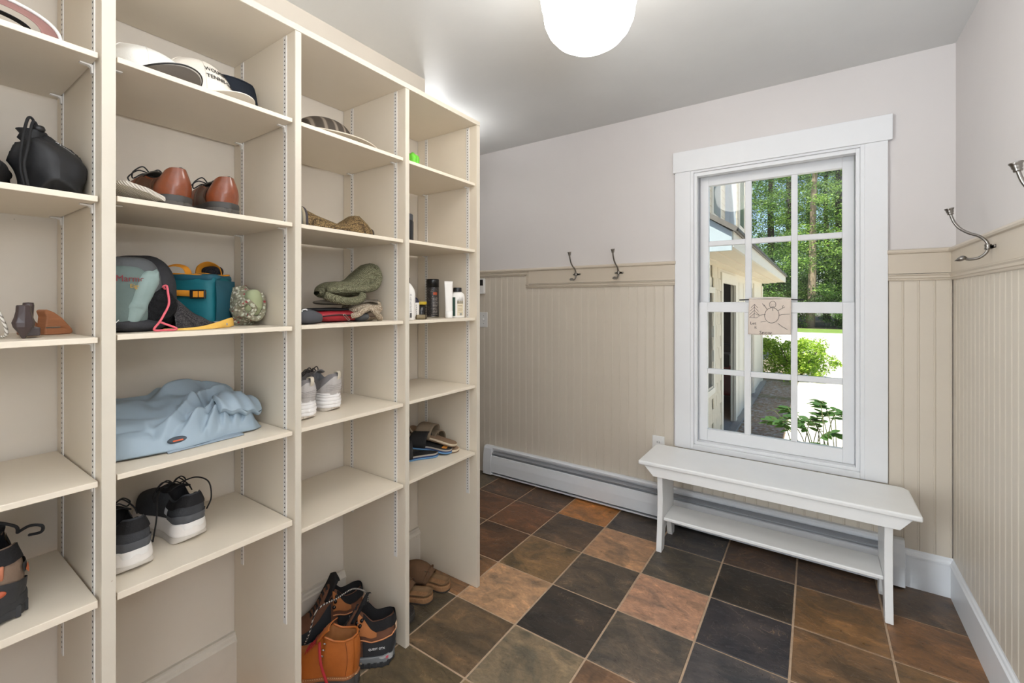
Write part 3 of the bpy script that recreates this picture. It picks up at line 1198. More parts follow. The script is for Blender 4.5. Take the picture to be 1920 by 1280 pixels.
def running_shoe(label, loc, rz, side):
    t = thing('running_shoe', label, 'shoe', loc, (0, 0, rz), 'black and white running shoes')
    s = Shoe(.255, .098, .046, [0, .06, .16, .28, .40, .47, .56, .72, .88, .97, 1], [.082, .080, .062, .054, .066, .078, .074, .056, .046, .032, .018], .44, .34, side)
    up, ln = s.upper_lining()
    put('upper', up, grey_cloth, t, smooth=True)
    put('lining', ln, black_cloth, t, smooth=True)
    put('heel_band', s.wrap(.30, .0, .34, .0022), mat('grey_overlay', (84, 86, 90), .6, var=.06, vscale=40), t, smooth=True)
    put('collar_pad', s.wrap(.34, .62, .97, .0030, edge=lambda q: 1 - .12 * q), black_cloth, t, smooth=True)
    put('midsole', s.sole(.017, lambda q: .052 - .012 * max(0, q - .3), .003, flare=.005), white_foam, t, smooth=True, bevel=.003, sub=1)
    put('white_rim', s.wrap(.5, -.14, .10, .0040, edge=lambda q: 1 - .3 * q), mat('white_rubber', (236, 234, 231), .45, var=.02), t, smooth=True)
    g = G().tube([s.outer(tt, -.30 - .1 * tt, sg, .0065) for sg, tt in [(1, .5 - .05 * k) for k in range(10)]] +
                 [s.outer(.05 * k, -.30 - .005 * k, -1, .0065) for k in range(1, 11)], .0011, 6)
    put('sole_groove', g, mat('groove_grey', (150, 142, 134), .7), t)
    put('outsole', s.sole(0.0, .020, .004, flare=.006, rock=.010), mat('outsole_grey', (196, 188, 178), .6, var=.08, vscale=30), t, smooth=True, bevel=.003, sub=1)
    tg = G().slab(lambda u, v: (s.L * (.34 + .26 * u), s.cy(.5) + (v - .5) * .052, s.base(.4) + lerp(u, [0, .3, 1], [.086, .080, .074]) - .010 * (2 * v - 1) ** 2), 6, 6, .004)
    put('tongue', tg, black_cloth, t, smooth=True)
    put('laces', laces(s, .50, .68, 4).join(bow(s, .49)), black_lace, t, smooth=True)
    pa = s.panel(.27, .34, .35, .62, 1, .0035)
    put('reflective_patch', pa, mat('silver_patch', (198, 200, 204), .3, var=.04), t)
    put('reflective_patch', s.panel(.27, .34, .35, .62, -1, .0035), MATS['silver_patch'], t)
    return t


running_shoe('black and white running shoe at the divider, left one of its pair', (-1.343, .3735, .656), heading(-1, -.02), 1)
rs2 = running_shoe('black and white running shoe, right one of its pair with a loose lace', (-1.388, .5130, .656), heading(-1, -.15), -1)
put('loose_lace', G().tube(bez([(.10, .036, .125), (.07, .056, .115), (.052, .066, .075), (.06, .070, .02), (.085, .060, .006), (.12, .058, .004)], 8), .0019, 6)
    .tube(bez([(.11, -.020, .128), (.08, -.045, .140), (.045, -.060, .128), (.035, -.062, .085), (.05, -.058, .05)], 8), .0019, 6), black_lace, rs2, smooth=True)

# --- brown leather lace-up shoes (two)
leather = mat('brown_leather', (126, 65, 38), .30, var=.26, vscale=16, bump=.10, bscale=140, coat=.25, speck=((84, 42, 26), 24, .70))
leather_dk = mat('dark_brown_leather', (78, 48, 32), .38, var=.15, vscale=20, bump=.1, bscale=160)
dress_sole = mat('dark_grey_sole', (58, 55, 52), .55, var=.08, vscale=20)


def dress_shoe(label, loc, rz, side):
    t = thing('leather_shoe', label, 'shoe', loc, (0, 0, rz), 'brown leather shoes')
    s = Shoe(.285, .100, .024, [0, .03, .10, .20, .32, .42, .50, .62, .78, .90, .97, 1], [.070, .070, .064, .048, .052, .066, .068, .056, .046, .042, .032, .016], .42, .34, side)
    up, ln = s.upper_lining()
    put('upper', up, leather, t, smooth=True, sub=1)
    put('lining', ln, mat('dark_lining', (46, 42, 38), .8, var=.2, vscale=60), t, smooth=True)
    put('quarter_panel', s.panel(.16, .46, .02, .94, 1, .0016), leather_dk, t, smooth=True)
    put('quarter_panel', s.panel(.16, .46, .02, .94, -1, .0016), leather_dk, t, smooth=True)
    g = G()
    for sg in (1, -1):
        g.tube([s.outer(.155 + .10 * k / 8, .02 + .95 * k / 8, sg, .0022) for k in range(9)], .0009, 5)
    put('seam', g, leather_dk, t)
    put('sole', s.sole(.010, .027, .003), dress_sole, t, smooth=True, bevel=.002, sub=1)
    put('heel_block', s.sole(0.0, .012, .0025, 0, .30), mat('heel_rubber', (74, 68, 62), .6, var=.08), t, bevel=.001)
    put('forefoot_sole', s.sole(.004, .012, .002, .42, 1.0), MATS['heel_rubber'], t, bevel=.001)
    tg = G().slab(lambda u, v: (s.L * (.33 + .2 * u), s.cy(.45) + (v - .5) * .05, s.base(.4) + lerp(u, [0, .5, 1], [.074, .068, .064]) - .012 * (2 * v - 1) ** 2), 6, 6, .003)
    put('tongue', tg, mat('worn_tongue', (58, 52, 44), .8, var=.25, vscale=90), t, smooth=True)
    put('laces', laces(s, .48, .62, 4, .0017).join(bow(s, .47, .0017, .034, .016)), black_lace, t, smooth=True)
    return t


dress_shoe('brown leather lace-up shoe, left one of its pair beside the pale ribbed sole', (-1.288, .446, 1.535), heading(-1, -.10), 1)
dress_shoe('brown leather lace-up shoe, right one of its pair nearer the divider', (-1.275, .550, 1.535), heading(-1, -.05), -1)

# --- pale ribbed flip-flop
m, n, b = new_mat('ribbed_sole')
tc = n.add('ShaderNodeTexCoord')
w_ = n.add('ShaderNodeTexWave', {'Vector': tc.outputs['Object'], 'Scale': 78.0, 'Distortion': .1}, bands_direction='DIAGONAL')
n.t.links.new(n.ramp(w_.outputs[1], [(.2, lin((190, 180, 166))), (.5, lin((216, 207, 194)))]), b.inputs['Base Color'])
n.t.links.new(n.add('ShaderNodeBump', {'Strength': .8, 'Distance': .003, 'Height': w_.outputs[1]}).outputs[0], b.inputs['Normal'])
b.inputs['Roughness'].default_value = .6
t = thing('flip_flop', 'pale beige flip-flop with ribbed sole leaning beside the brown leather shoes', 'sandal', (-1.2825, .3800, 1.5355))
s = Shoe(.24, .112, .0, [0, 1], [.01, .01], .4)
g = G()
rings = []
for k in range(25):
    q = k / 24
    h = s.hw(q) * (1.06 if q < .2 else 1)
    h = min(h * 1.22, .0585)
    x = -s.L * q
    rings.append([(x, -h, .0), (x, h, 0), (x, h, .011), (x, -h, .011)])
g.loft(rings)


def ff(p):
    x, y, z = p
    u = min(1, -x / .24)
    tilt = (.0585 - y) * .34 * max(0, 1 - u * 1.6)           # left side raised towards the heel
    return (x - .004, y, z + max(0, tilt) * (1 if y < .05 else 0))


g.v = [ff(p) for p in g.v]
put('sole', g, m, t, smooth=False, bevel=.003)
put('strap', G().tube(bez([(-.12, -.040, .020), (-.15, -.030, .038), (-.20, 0, .022)], 6), .004, 8).tube(bez([(-.12, .040, .014), (-.15, .030, .036), (-.20, 0, .022)], 6), .004, 8), mat('beige_strap', (190, 176, 156), .7), t, smooth=True)

# --- grey and white chunky sneakers
grey_suede = mat('pale_grey_suede', (184, 178, 174), .85, var=.06, vscale=24, bump=.15, bscale=220, spec=.2)
grey_mid = mat('mid_grey_mesh', (132, 128, 128), .85, var=.06, vscale=60, bump=.3, bscale=300, spec=.2)
chunky = mat('white_ridged_foam', (232, 228, 226), .5, var=.03, vscale=20, speck=((190, 180, 170), 30, .72))


def chunky_sneaker(label, loc, rz, side):
    t = thing('chunky_sneaker', label, 'shoe', loc, (0, 0, rz), 'pale grey chunky sneakers')
    s = Shoe(.250, .098, .058, [0, .05, .14, .24, .34, .44, .55, .72, .88, .97, 1], [.072, .070, .058, .044, .052, .068, .068, .052, .044, .032, .018], .42, .30, side)
    up, ln = s.upper_lining()
    put('upper', up, grey_mid, t, smooth=True)
    put('lining', ln, mat('grey_lining', (120, 120, 122), .85, var=.1), t, smooth=True)
    put('heel_counter', s.wrap(.24, .0, .86, .0022, edge=lambda q: 1 - .75 * max(0, q - .25) / .75), grey_suede, t, smooth=True)
    g = G()
    for k in range(4):
        u = .20 + .09 * k
        g.tube([s.outer(abs(q) / 8 * .07, u + .02 * math.sin(q + k), 1 if q > 0 else -1, .0030) for q in range(-8, 9)], .0011, 5)
    put('heel_ridges', g, mat('ridge_grey', (166, 160, 156), .8), t)
    put('pull_tab', loop_tab(s, .006, .007), mat('tab_cream', (206, 196, 178), .8, var=.06), t, smooth=True)
    g = G()
    for k, (a, b_, gr) in enumerate(((.012, .024, .008), (.0235, .036, .009), (.0355, .047, .007), (.0465, .056, .005), (.0555, .064, .003))):
        g.join(s.sole(a, b_, gr))
    put('midsole', g, chunky, t, smooth=True, bevel=.0025, sub=1)
    put('outsole', s.sole(0.0, .013, .003, .02, .40, rock=.008).join(s.sole(0.0, .013, .003, .48, 1.0)), mat('tread_beige', (202, 192, 180), .7, var=.1, vscale=70, bump=.4, bscale=160), t, bevel=.001)
    put('tongue', G().slab(lambda u, v: (s.L * (.33 + .22 * u), s.cy(.45) + (v - .5) * .05, s.base(.4) + lerp(u, [0, .4, 1], [.080, .072, .064]) - .010 * (2 * v - 1) ** 2), 6, 6, .004), grey_mid, t, smooth=True)
    put('laces', laces(s, .48, .66, 4, .002).join(bow(s, .47, .002)), mat('dark_grey_lace', (74, 70, 68), .8), t, smooth=True)
    return t


chunky_sneaker('pale grey sneaker with thick white ridged sole at the divider, left of its pair', (-1.352, .8230, .920), heading(-.97, -.16), 1)
chunky_sneaker('pale grey sneaker with thick white ridged sole, right of its pair', (-1.392, .9480, .920), heading(-.96, -.27), -1)

# --- low hiking shoe, leftmost cubby, bottom shelf
h_brown = mat('taupe_suede', (128, 108, 92), .9, var=.08, vscale=30, bump=.2, bscale=240, spec=.2)
orange = mat('orange_rubber', (196, 104, 60), .55, var=.06, vscale=20)
t = thing('hiking_shoe', 'black and taupe low hiking shoe with orange heel loop', 'shoe', (-1.332, .1520, .658), (0, 0, heading(-1, .04)))
s = Shoe(.285, .112, .040, [0, .05, .14, .26, .36, .44, .55, .72, .88, .97, 1], [.112, .112, .104, .090, .098, .114, .100, .066, .050, .036, .02], .42, .26, 1)
up, ln = s.upper_lining()
put('upper', up, h_brown, t, smooth=True)
put('lining', ln, black_cloth, t, smooth=True)
put('collar_pad', s.wrap(.40, .70, .99, .003), black_cloth, t, smooth=True)
put('heel_cup', s.wrap(.26, -.02, .40, .0038, edge=lambda q: 1 - .45 * q), blackrub, t, smooth=True)
put('side_overlay', s.panel(.05, .30, .40, .70, -1, .0042, shape=lambda a: (.42 + .16 * a, .58 + .20 * a)), blackrub, t, smooth=True)
put('side_overlay', s.panel(.05, .30, .40, .70, 1, .0042, shape=lambda a: (.42 + .16 * a, .58 + .20 * a)), blackrub, t, smooth=True)
put('orange_inset', s.panel(.06, .14, .36, .56, -1, .0060, shape=lambda a: (.46 - .10 * math.sin(PI * a), .47 + .09 * math.sin(PI * a))), orange, t, smooth=True)
put('heel_loop', loop_tab(s, .002, .009, .003, -.035), mat('orange_webbing', (188, 118, 88), .8, var=.1, vscale=80), t, smooth=True)
g = G().lathe([(.0, 0), (.013, 0), (.012, .003), (.0, .0035)], 16).xf(Matrix.Translation((-.0085, .0, .066)) @ Matrix.Rotation(-PI / 2, 4, 'Y') @ Matrix.Diagonal((.55, 1, 1, 1)))
put('orange_badge', g, mat('badge_red', (176, 84, 52), .4), t, smooth=True)
put('sole', s.sole(0.0, .022, .004, rock=.006).join(s.sole(.021, .046, .006)), blackrub, t, smooth=True, bevel=.003, sub=1)
g = G()
for k in range(14):
    for sg in (1, -1):
        q = .03 + .065 * k
        p = s.outer(q, -.12, sg, .006)
        g.box(p[0] - .004, p[0] + .004, p[1] - .004, p[1] + .004, .002, .026)
put('tread_lugs', g, blackrub, t, bevel=.001)
put('tongue', G().slab(lambda u, v: (s.L * (.33 + .22 * u), s.cy(.45) + (v - .5) * .06, s.base(.4) + lerp(u, [0, .4, 1], [.140, .122, .100]) - .012 * (2 * v - 1) ** 2), 6, 6, .006), black_cloth, t, smooth=True)
put('laces', laces(s, .47, .68, 5, .0024), black_lace, t, smooth=True)
put('lace_loops', G().tube(bez([(.13, -.01, .152), (.10, .02, .178), (.06, .00, .190), (.055, -.03, .172), (.07, -.035, .152)], 8), .0030, 8)
    .tube(bez([(.07, -.035, .152), (.045, -.050, .168), (.030, -.066, .166), (.040, -.066, .150), (.07, -.052, .140)], 8), .0030, 8), black_lace, t, smooth=True)

# --- tall black and tan hiking boots (two)
tan_nub = mat('tan_nubuck', (172, 108, 62), .7, var=.10, vscale=26, bump=.12, bscale=220, spec=.3)
brown_nub = mat('brown_nubuck', (112, 76, 58), .8, var=.1, vscale=30, bump=.15, bscale=240, spec=.25)
boot_blk = mat('boot_black', (44, 45, 48), .7, var=.08, vscale=40, bump=.1, bscale=200)
boot_grey = mat('boot_midsole_grey', (118, 120, 122), .5, var=.06)
pale_grey = mat('pale_grey_rubber', (176, 178, 178), .5, var=.04)
trim_or = mat('orange_trim', (206, 138, 92), .7, var=.05)
webbing = mat('cream_webbing', (222, 190, 160), .85, var=.06, vscale=60)
pinkm = mat('pink_mark', (206, 84, 100), .6)
white_ink = mat('white_print', (224, 224, 224), .7)


def hiking_boot(label, loc, rz, side, script, sg):
    t = thing('hiking_boot', label, 'boot', loc, (0, 0, rz), 'tall black and tan hiking boots')
    s = Shoe(.285, .108, .040, [0, .05, .12, .22, .34, .42, .50, .60, .72, .86, .96, 1], [.130, .128, .122, .118, .150, .165, .135, .090, .066, .054, .038, .02], .40, .22, side, floor=.02)
    up, ln = s.upper_lining()
    put('upper', up, brown_nub, t, smooth=True)
    put('lining', ln, black_cloth, t, smooth=True)
    put('padded_collar', s.wrap(.34, .72, 1.0, .0055), black_cloth, t, smooth=True)
    put('heel_cup', s.wrap(.34, .0, .50, .0032, edge=lambda q: 1 - .22 * q), boot_blk, t, smooth=True)
    g = G().tube([s.outer(abs(q) / 14 * .40, .50 - .12 * abs(q) / 14 + .015, 1 if q > 0 else -1, .0045) for q in range(-14, 15)], .0022, 6)
    put('orange_trim', g, trim_or, t, smooth=True)
    for d in (1, -1):
        put('ankle_panel', s.panel(.17, .40, .5, .95, d, .0075, shape=lambda a: (.60 - .10 * a, .70 + .26 * a ** .8)), tan_nub, t, smooth=True)
        put('toe_rand', s.panel(.42, .96, .0, .42, d, .0030), boot_blk, t, smooth=True)
        g = G()
        for k in range(4):
            p = s.outer(.35 + .02 * k, .86 - .13 * k, d, .010)
            g.lathe([(.0, -.003), (.006, -.003), (.006, .003), (.0, .003)], 10, p)
            k0 = len(g.v) - 40
            g.xf(Matrix.Translation(p) @ Matrix.Rotation(PI / 2, 4, 'X') @ Matrix.Translation((-p[0], -p[1], -p[2])), k0)
        put('lace_hooks', g, mat('gunmetal', (52, 50, 50), .3, metal=.9, var=.05), t, smooth=True)
    put('toe_cap', s.panel(.84, .995, .0, .8, 1, .0032).join(s.panel(.84, .995, .0, .8, -1, .0032)), blackrub, t, smooth=True)
    put('tongue', G().slab(lambda u, v: (s.L * (.345 + .16 * u) - .004 * (2 * v - 1) ** 2, s.cy(.45) + (v - .5) * (.066 + .008 * min(1, u * 5)), s.base(.4) + lerp(u, [0, .12, .5, 1], [.194, .190, .156, .120]) - .012 * abs(2 * v - 1) ** 3 * max(0, 1 - u * 5)), 10, 10, .010, axis=0), black_cloth, t, smooth=True)
    put('laces', laces(s, .44, .64, 6, .0024, .46), black_lace, t, smooth=True)
    put('pull_loop', loop_tab(s, .010, .009, .003, -.048), webbing, t, smooth=True)
    put('midsole', s.sole(.014, lambda q: .046 - .010 * math.sin(PI * min(1, q * 1.6)), .005), boot_grey, t, smooth=True, bevel=.003, sub=1)
    for d in (1, -1):
        put('heel_insert', s.panel(.01, .14, -.22, .02, d, .0075, shape=lambda a: (-.15, .03 - .05 * a)), pale_grey, t, smooth=True)
        put('pink_mark', s.panel(.03, .06, -.1, -.02, d, .0088), pinkm, t)
    put('outsole', s.sole(0.0, .016, .005, rock=.004), blackrub, t, bevel=.002)
    g = G()
    for k in range(12):
        for d in (1, -1):
            p = s.outer(.04 + .075 * k, -.2, d, .005)
            g.box(p[0] - .006, p[0] + .006, p[1] - .005, p[1] + .005, .0, .020)
    put('tread_lugs', g, blackrub, t, bevel=.0015)
    # printed word on the visible side of the heel cup
    d = sg
    p0, p1 = Vector(s.outer(.26, .24, d, .0045)), Vector(s.outer(.07, .24, d, .0045))
    up_ = (Vector(s.outer(.16, .36, d, .0045)) - Vector(s.outer(.16, .12, d, .0045))).normalized()
    ax = (p1 - p0).normalized()
    up_ = (up_ - ax * up_.dot(ax)).normalized()
    nn = ax.cross(up_)
    mid = Vector(s.outer(.17, .24, d, .0055))
    R_ = Matrix(((ax.x, up_.x, nn.x, mid.x), (ax.y, up_.y, nn.y, mid.y), (ax.z, up_.z, nn.z, mid.z), (0, 0, 0, 1)))
    for kind_, txt, size, dy in script:
        if kind_ == 'logo':
            g = G().box(-.0085, .0085, -.0085, .0085, 0, .0005)
            put('emblem_square', g.xf(R_ @ Matrix.Translation((0, dy, 0))), white_ink, t)
            put('emblem_letter', text_g(txt, size).xf(R_ @ Matrix.Translation((0, dy, .0009))), boot_blk, t)
        else:
            put('lettering', text_g(txt, size).xf(R_ @ Matrix.Translation((0, dy, 0))), white_ink, t)
    return t


bA = hiking_boot('black and tan hiking boot at the wall with a white square emblem', (-1.512, 1.136, 0), heading(-.33, -.94), -1, [('logo', 'S', .016, .010), ('w', 'SALOMON', .0085, -.006)], 1)
bB = hiking_boot('black and tan hiking boot in front, against the right divider', (-1.274, 1.1000, 0), heading(-.80, -.60), 1, [('w', 'QUEST GTX', .0105, .0)], 1)

# --- tan leather lace boots with red laces (two)
tan_lea = mat('tan_oiled_leather', (178, 100, 42), .42, var=.16, vscale=14, bump=.12, bscale=120, speck=((132, 70, 30), 18, .68))
stitch = mat('pale_stitch', (214, 186, 140), .8)
red_lace = mat('red_lace', (158, 28, 34), .75, var=.1, vscale=60)
boot_sole = mat('boot_sole_grey', (72, 68, 66), .6, var=.1, vscale=30)


def work_boot(label, loc, rz, side):
    t = thing('leather_boot', label, 'boot', loc, (0, 0, rz), 'tan leather lace boots')
    s = Shoe(.255, .100, .046, [0, .06, .14, .24, .34, .42, .50, .60, .72, .86, .96, 1], [.122, .121, .117, .118, .128, .136, .112, .084, .064, .054, .038, .02], .40, .06, side, floor=.02)
    up, ln = s.upper_lining()
    put('upper', up, tan_lea, t, smooth=True, sub=1)
    put('lining', ln, mat('tan_lining', (160, 104, 58), .7, var=.12, vscale=30), t, smooth=True, sub=1)
    g = G().tube([s.outer(abs(q) / 16 * .38, 1.0, 1 if q > 0 else -1, .0004) for q in range(-16, 17)], .0034, 8)
    put('collar_roll', g, tan_lea, t, smooth=True)
    put('back_strip', s.wrap(.02, .02, .97, .0022, 6, 8), tan_lea, t, smooth=True)
    g = G().tube([s.outer(.10 - .02 * math.sin(k / 10 * PI), .03 + .92 * k / 10, 1, .0012) for k in range(11)], .0008, 5)
    put('seam', g, mat('dark_seam', (112, 60, 28), .8), t)
    put('welt', s.sole(.038, .047, .0075), mat('welt_leather', (150, 96, 56), .6, var=.1), t, bevel=.002)
    g = G()
    for sg in (1, -1):
        for k in range(34):
            q = .005 + .9 * k / 33
            p, p2 = s.outer(q, 0.02, sg, .0072), s.outer(q + .012, 0.02, sg, .0072)
            g.tube([(p[0], p[1], .0478), (p2[0], p2[1], .0478)], .0009, 4)
    put('welt_stitching', g, stitch, t)
    put('sole', s.sole(.014, .040, .007).join(s.sole(0, .016, .006, 0, .32)).join(s.sole(.003, .016, .006, .42, 1)), boot_sole, t, bevel=.003)
    g = G()
    for sg in (1, -1):
        for k in range(4):
            p = s.outer(.36 + .012 * k, .88 - .15 * k, sg, .004)
            g.tube([(p[0] + .005 * math.cos(a), p[1] + sg * .004 * math.sin(a) + sg * .003, p[2] + .005 * math.sin(a)) for a in [2 * PI * q / 10 for q in range(11)]], .0012, 6)
    put('lace_rings', g, mat('steel_ring', (190, 190, 190), .25, metal=1.0, var=.03), t, smooth=True)
    put('tongue', G().slab(lambda u, v: (s.L * (.36 + .17 * u) - .010 * (2 * v - 1) ** 2, s.cy(.45) + (v - .5) * .062, s.base(.4) + lerp(u, [0, .4, 1], [.156, .142, .108])), 8, 8, .005, axis=0), tan_lea, t, smooth=True)
    put('laces', laces(s, .42, .62, 5, .0026, .5), red_lace, t, smooth=True)
    return t


wb = work_boot('tan leather lace boot with pale welt stitching, in front of the hiking boots', (-1.292, .958, 0), heading(-.87, -.50), 1)
work_boot('tan leather lace boot mostly hidden behind the second divider', (-1.365, .7780, 0), heading(-1, .0), -1)
# long laces of these boots
g = G()
g.tube(bez([(.11, .045, .165), (.09, .075, .12), (.06, .085, .05), (.05, .095, .006), (.10, .13, .006), (.16, .11, .006)], 8), .0034, 8, flat=(.0042, .0012))
put('trailing_lace', g, red_lace, wb, smooth=True)
m, n, b = new_mat('black_white_cord')
tc = n.add('ShaderNodeTexCoord')
w_ = n.add('ShaderNodeTexWave', {'Vector': tc.outputs['Object'], 'Scale': 62.0}, bands_direction='DIAGONAL')
n.t.links.new(n.ramp(w_.outputs[1], [(.55, lin((36, 34, 34))), (.65, lin((206, 200, 190)))]), b.inputs['Base Color'])
b.inputs['Roughness'].default_value = .8
cordm = m
g = G().tube(bez([(.245, -.02, .05), (.22, .015, .13), (.19, .010, .205), (.12, .0, .213), (.05, -.03, .206), (-.010, -.052, .15), (-.008, -.060, .08)], 8), .0026, 8)
put('striped_lace', g, cordm, bA, smooth=True, loc=(.0, .11, .0))
o = put('red_shoelace', G().tube(bez([(-.09, -.05, .004), (-.04, -.01, .004), (.0, .03, .004), (.03, .07, .004)], 8), .003, 8, flat=(.0038, .0013))
        .tube(bez([(-.10, .0, .004), (-.05, .03, .004), (-.01, .05, .004), (.01, .10, .004)], 8), .003, 8, flat=(.0038, .0013)), red_lace, None, (-1.345, 1.005, 0), smooth=True)
tag(o, 'red shoelace lying on the floor between the tan and the black boots', 'shoelace')

# --- brown clogs (two) and dark slipper on the floor of the right cubby
clog_br = mat('brown_suede', (104, 78, 58), .9, var=.12, vscale=30, bump=.15, bscale=240, spec=.2)
cork = mat('cork', (150, 110, 74), .85, var=.2, vscale=140, bump=.2, bscale=300)
foot = mat('footbed_suede', (132, 104, 76), .9, var=.15, vscale=22, spec=.2)


def clog(label, loc, rz, side, up_m, bed_m, sole_m, name='clog', group='brown clogs on the floor'):
    t = thing(name, label, 'shoe', loc, (0, 0, rz), group)
    s = Shoe(.262, .100, .030, [0, .3, .45, .55, .68, .82, .94, 1], [.012, .016, .040, .058, .062, .052, .038, .02], .40, .2, side)
    put('footbed', s.sole(.006, lambda q: .027 - .004 * q, .001), sole_m, t, smooth=True, bevel=.004, sub=1)
    put('outsole', s.sole(0, .008, .001), mat('dark_tread', (54, 46, 40), .8), t, bevel=.001)

    def bed(u, v):
        q = .012 + .93 * u
        a = v * 2 - 1
        return (s.L * q, s.cy(q) + a * s.hw(q) * .93, .0275 - .004 * q + .013 * a ** 4 * (1 if q < .5 else .5) + .012 * max(0, 1 - q / .10) ** 2 - .001)
    put('insole', G().slab(bed, 20, 10, .003), bed_m, t, smooth=True)

    def arch(u, v):
        q = .40 + .585 * u
        a = (v * 2 - 1) * PI / 2
        e = s.hw(q) * 1.03
        hh = s.H(q) * (1 - .25 * (1 - u) * abs(math.sin(a)))
        return (s.L * q - .022 * math.cos(a) * (1 - u) ** 2, s.cy(q) + e * (1 if a > 0 else -1) * abs(math.sin(a)) ** .8, .018 + (.016 + hh) * abs(math.cos(a)) ** .8)
    solid(put('vamp', G().grid(arch, 16, 16), up_m, t, smooth=True), .003)
    st = [Vector(arch(.10, k / 16)) * 1.0 + Vector((0, 0, .004)) for k in range(17)]
    sp = put('strap', G().tube(st, .003, 8, flat=(.010, .0015)), up_m, t, smooth=True)
    p = st[4 if side > 0 else 12]
    put('buckle', G().tube([(p[0] + dx, p[1] + (.004 if side > 0 else -.004), p[2] + dz + .002) for dx, dz in ((-.012, -.008), (.012, -.008), (.012, .010), (-.012, .010), (-.012, -.008))], .0015, 6), nk, sp)
    return t


clog('brown suede clog nearer the middle divider, left one of its pair', (-1.372, 1.4010, 0), heading(-.93, -.32), 1, clog_br, foot, cork)
clog('brown suede clog nearer the end panel, right one of its pair', (-1.362, 1.5020, 0), heading(-.94, -.30), -1, clog_br, foot, cork)
clog('dark grey slipper beside the brown clogs, half behind the divider', (-1.352, 1.262, 0), heading(-1, .03), 1, mat('dark_felt', (66, 60, 56), .95, var=.1), mat('dark_insole', (58, 52, 48), .9), mat('dark_sole', (62, 58, 54), .8), 'slipper', 'dark slippers')

# --- sandals on the shelf above
def sandal(label, loc, rot, side, layers, bed_m, strap_m, group, badge=None):
    t = thing('sandal', label, 'sandal', loc, rot, group)
    s = Shoe(.25, .096, .0, [0, 1], [.01, .01], .4, .2, side, toe_rise=.008)
    z = 0
    for nm, th, grow, mm in layers:
        put(nm, s.sole(z, z + th, grow), mm, t, bevel=.0015)
        z += th
    put('insole', s.sole(z - .001, z + .0015, -.0045), bed_m, t, bevel=.0007)

    def band(u, v):
        q = .46 + .30 * u
        a = (v * 2 - 1) * PI / 2
        e = s.hw(q) * 1.02
        return (s.L * q, s.cy(q) + e * (1 if a > 0 else -1) * abs(math.sin(a)) ** .75, z - .008 + .062 * abs(math.cos(a)) ** .7 * (1 - .2 * u))
    solid(put('band', G().grid(band, 8, 16), strap_m, t, smooth=True), .004)
    if badge:
        o_ = put('heel_badge', G().box(.022, .044, -.024, .018, z + .001, z + .0028), badge, t, bevel=.0005)
    return t


blue = mat('sky_blue_foam', (92, 136, 178), .6, var=.05)
navy = mat('navy_foam', (34, 58, 104), .6, var=.05)
greyf = mat('grey_foam', (166, 158, 148), .7, var=.05)
blk_in = mat('black_insole', (30, 28, 28), .85, var=.1, vscale=60)
beige_s = mat('beige_foam', (206, 190, 164), .7, var=.05)
brown_in = mat('brown_insole', (140, 114, 90), .85, var=.08, vscale=30)
taupe = mat('taupe_strap', (128, 112, 92), .85, var=.08, vscale=40)
amber = mat('amber_badge', (214, 138, 50), .5)
LB = [('outsole', .007, .002, blue), ('midsole', .005, .001, navy), ('top_layer', .006, .0, greyf)]
LE = [('outsole', .005, .001, mat('brown_tread', (120, 96, 74), .8)), ('midsole', .008, .001, beige_s)]
z5 = .6185
sandal('blue soled sandal with black footbed, left one in front of its pair', (-1.386, 1.452, z5), (0, 0, heading(-.62, -.78)), 1, LB, blk_in, mat('black_cream_band', (40, 38, 38), .8, var=.1), 'blue soled black sandals')
sandal('blue soled sandal with black footbed and amber heel badge', (-1.350, 1.500, z5 + .004), (0, math.radians(-7), heading(-.90, -.44)), -1, LB, blk_in, blk_in, 'blue soled black sandals', amber)
sandal('beige sandal with brown footbed, resting on its twin', (-1.352, 1.5300, z5 + .022), (math.radians(6), math.radians(-12), heading(-.97, -.22)), 1, LE, brown_in, taupe, 'beige sandals')
sandal('beige sandal with brown footbed, nearest the end panel', (-1.340, 1.5270, z5), (0, math.radians(-4), heading(-1, -.02)), -1, LE, brown_in, taupe, 'beige sandals')

# ------------------------------------------------------------------ soft things
def se(c, e):
    return (1 if c >= 0 else -1) * abs(c) ** e


def blob(rx, ry, rz, nu=40, nv=28, e1=.8, e2=.8, amp=.0, scale=8.0, seed=0.0, ridge=0.0, rscale=6.0, flat=True, shape=None):
    """cushiony closed body standing on z = 0 with folds"""
    g = G()

    def fn(u, v):
        ph, th = 2 * PI * u, PI * (v - .5)
        x = rx * se(math.cos(th), e1) * se(math.cos(ph), e2)
        y = ry * se(math.cos(th), e1) * se(math.sin(ph), e2)
        z = rz * se(math.sin(th), e1)
        p = Vector((x, y, z))
        d = 1.0
        if amp:
            d += amp * nz(p, scale, seed)
        if ridge:
            r = 1 - abs(nz(p, rscale, seed + 9)) * 2.2
            d += ridge * (max(0, r) ** 3 - .3)
        p = p * d
        p.z += rz
        if flat and p.z < 0:
            p.z = 0
        if shape:
            p = Vector(shape(p))
        return p
    g.grid(fn, nu, nv)
    return g


def crumple(nu, nv, fn_outline, hfun, base=.0):
    """cloth heap: outline(u,v)->(x,y), height(u,v)->z ; closed by a flat underside"""
    g = G()

    def f(u, v):
        x, y = fn_outline(u, v)
        return (x, y, base + max(.001, hfun(u, v)))
    return g.slab(f, nu, nv, .004)


# --- drawstring bag and the heap beside it (leftmost cubby, second shelf)
nyl = mat('black_nylon', (36, 36, 38), .6, var=.10, vscale=12, bump=.12, bscale=60)
t = thing('drawstring_bag', 'black nylon drawstring bag with white lettering on its shoulder', 'bag', (-1.405, .2420, 1.5285))


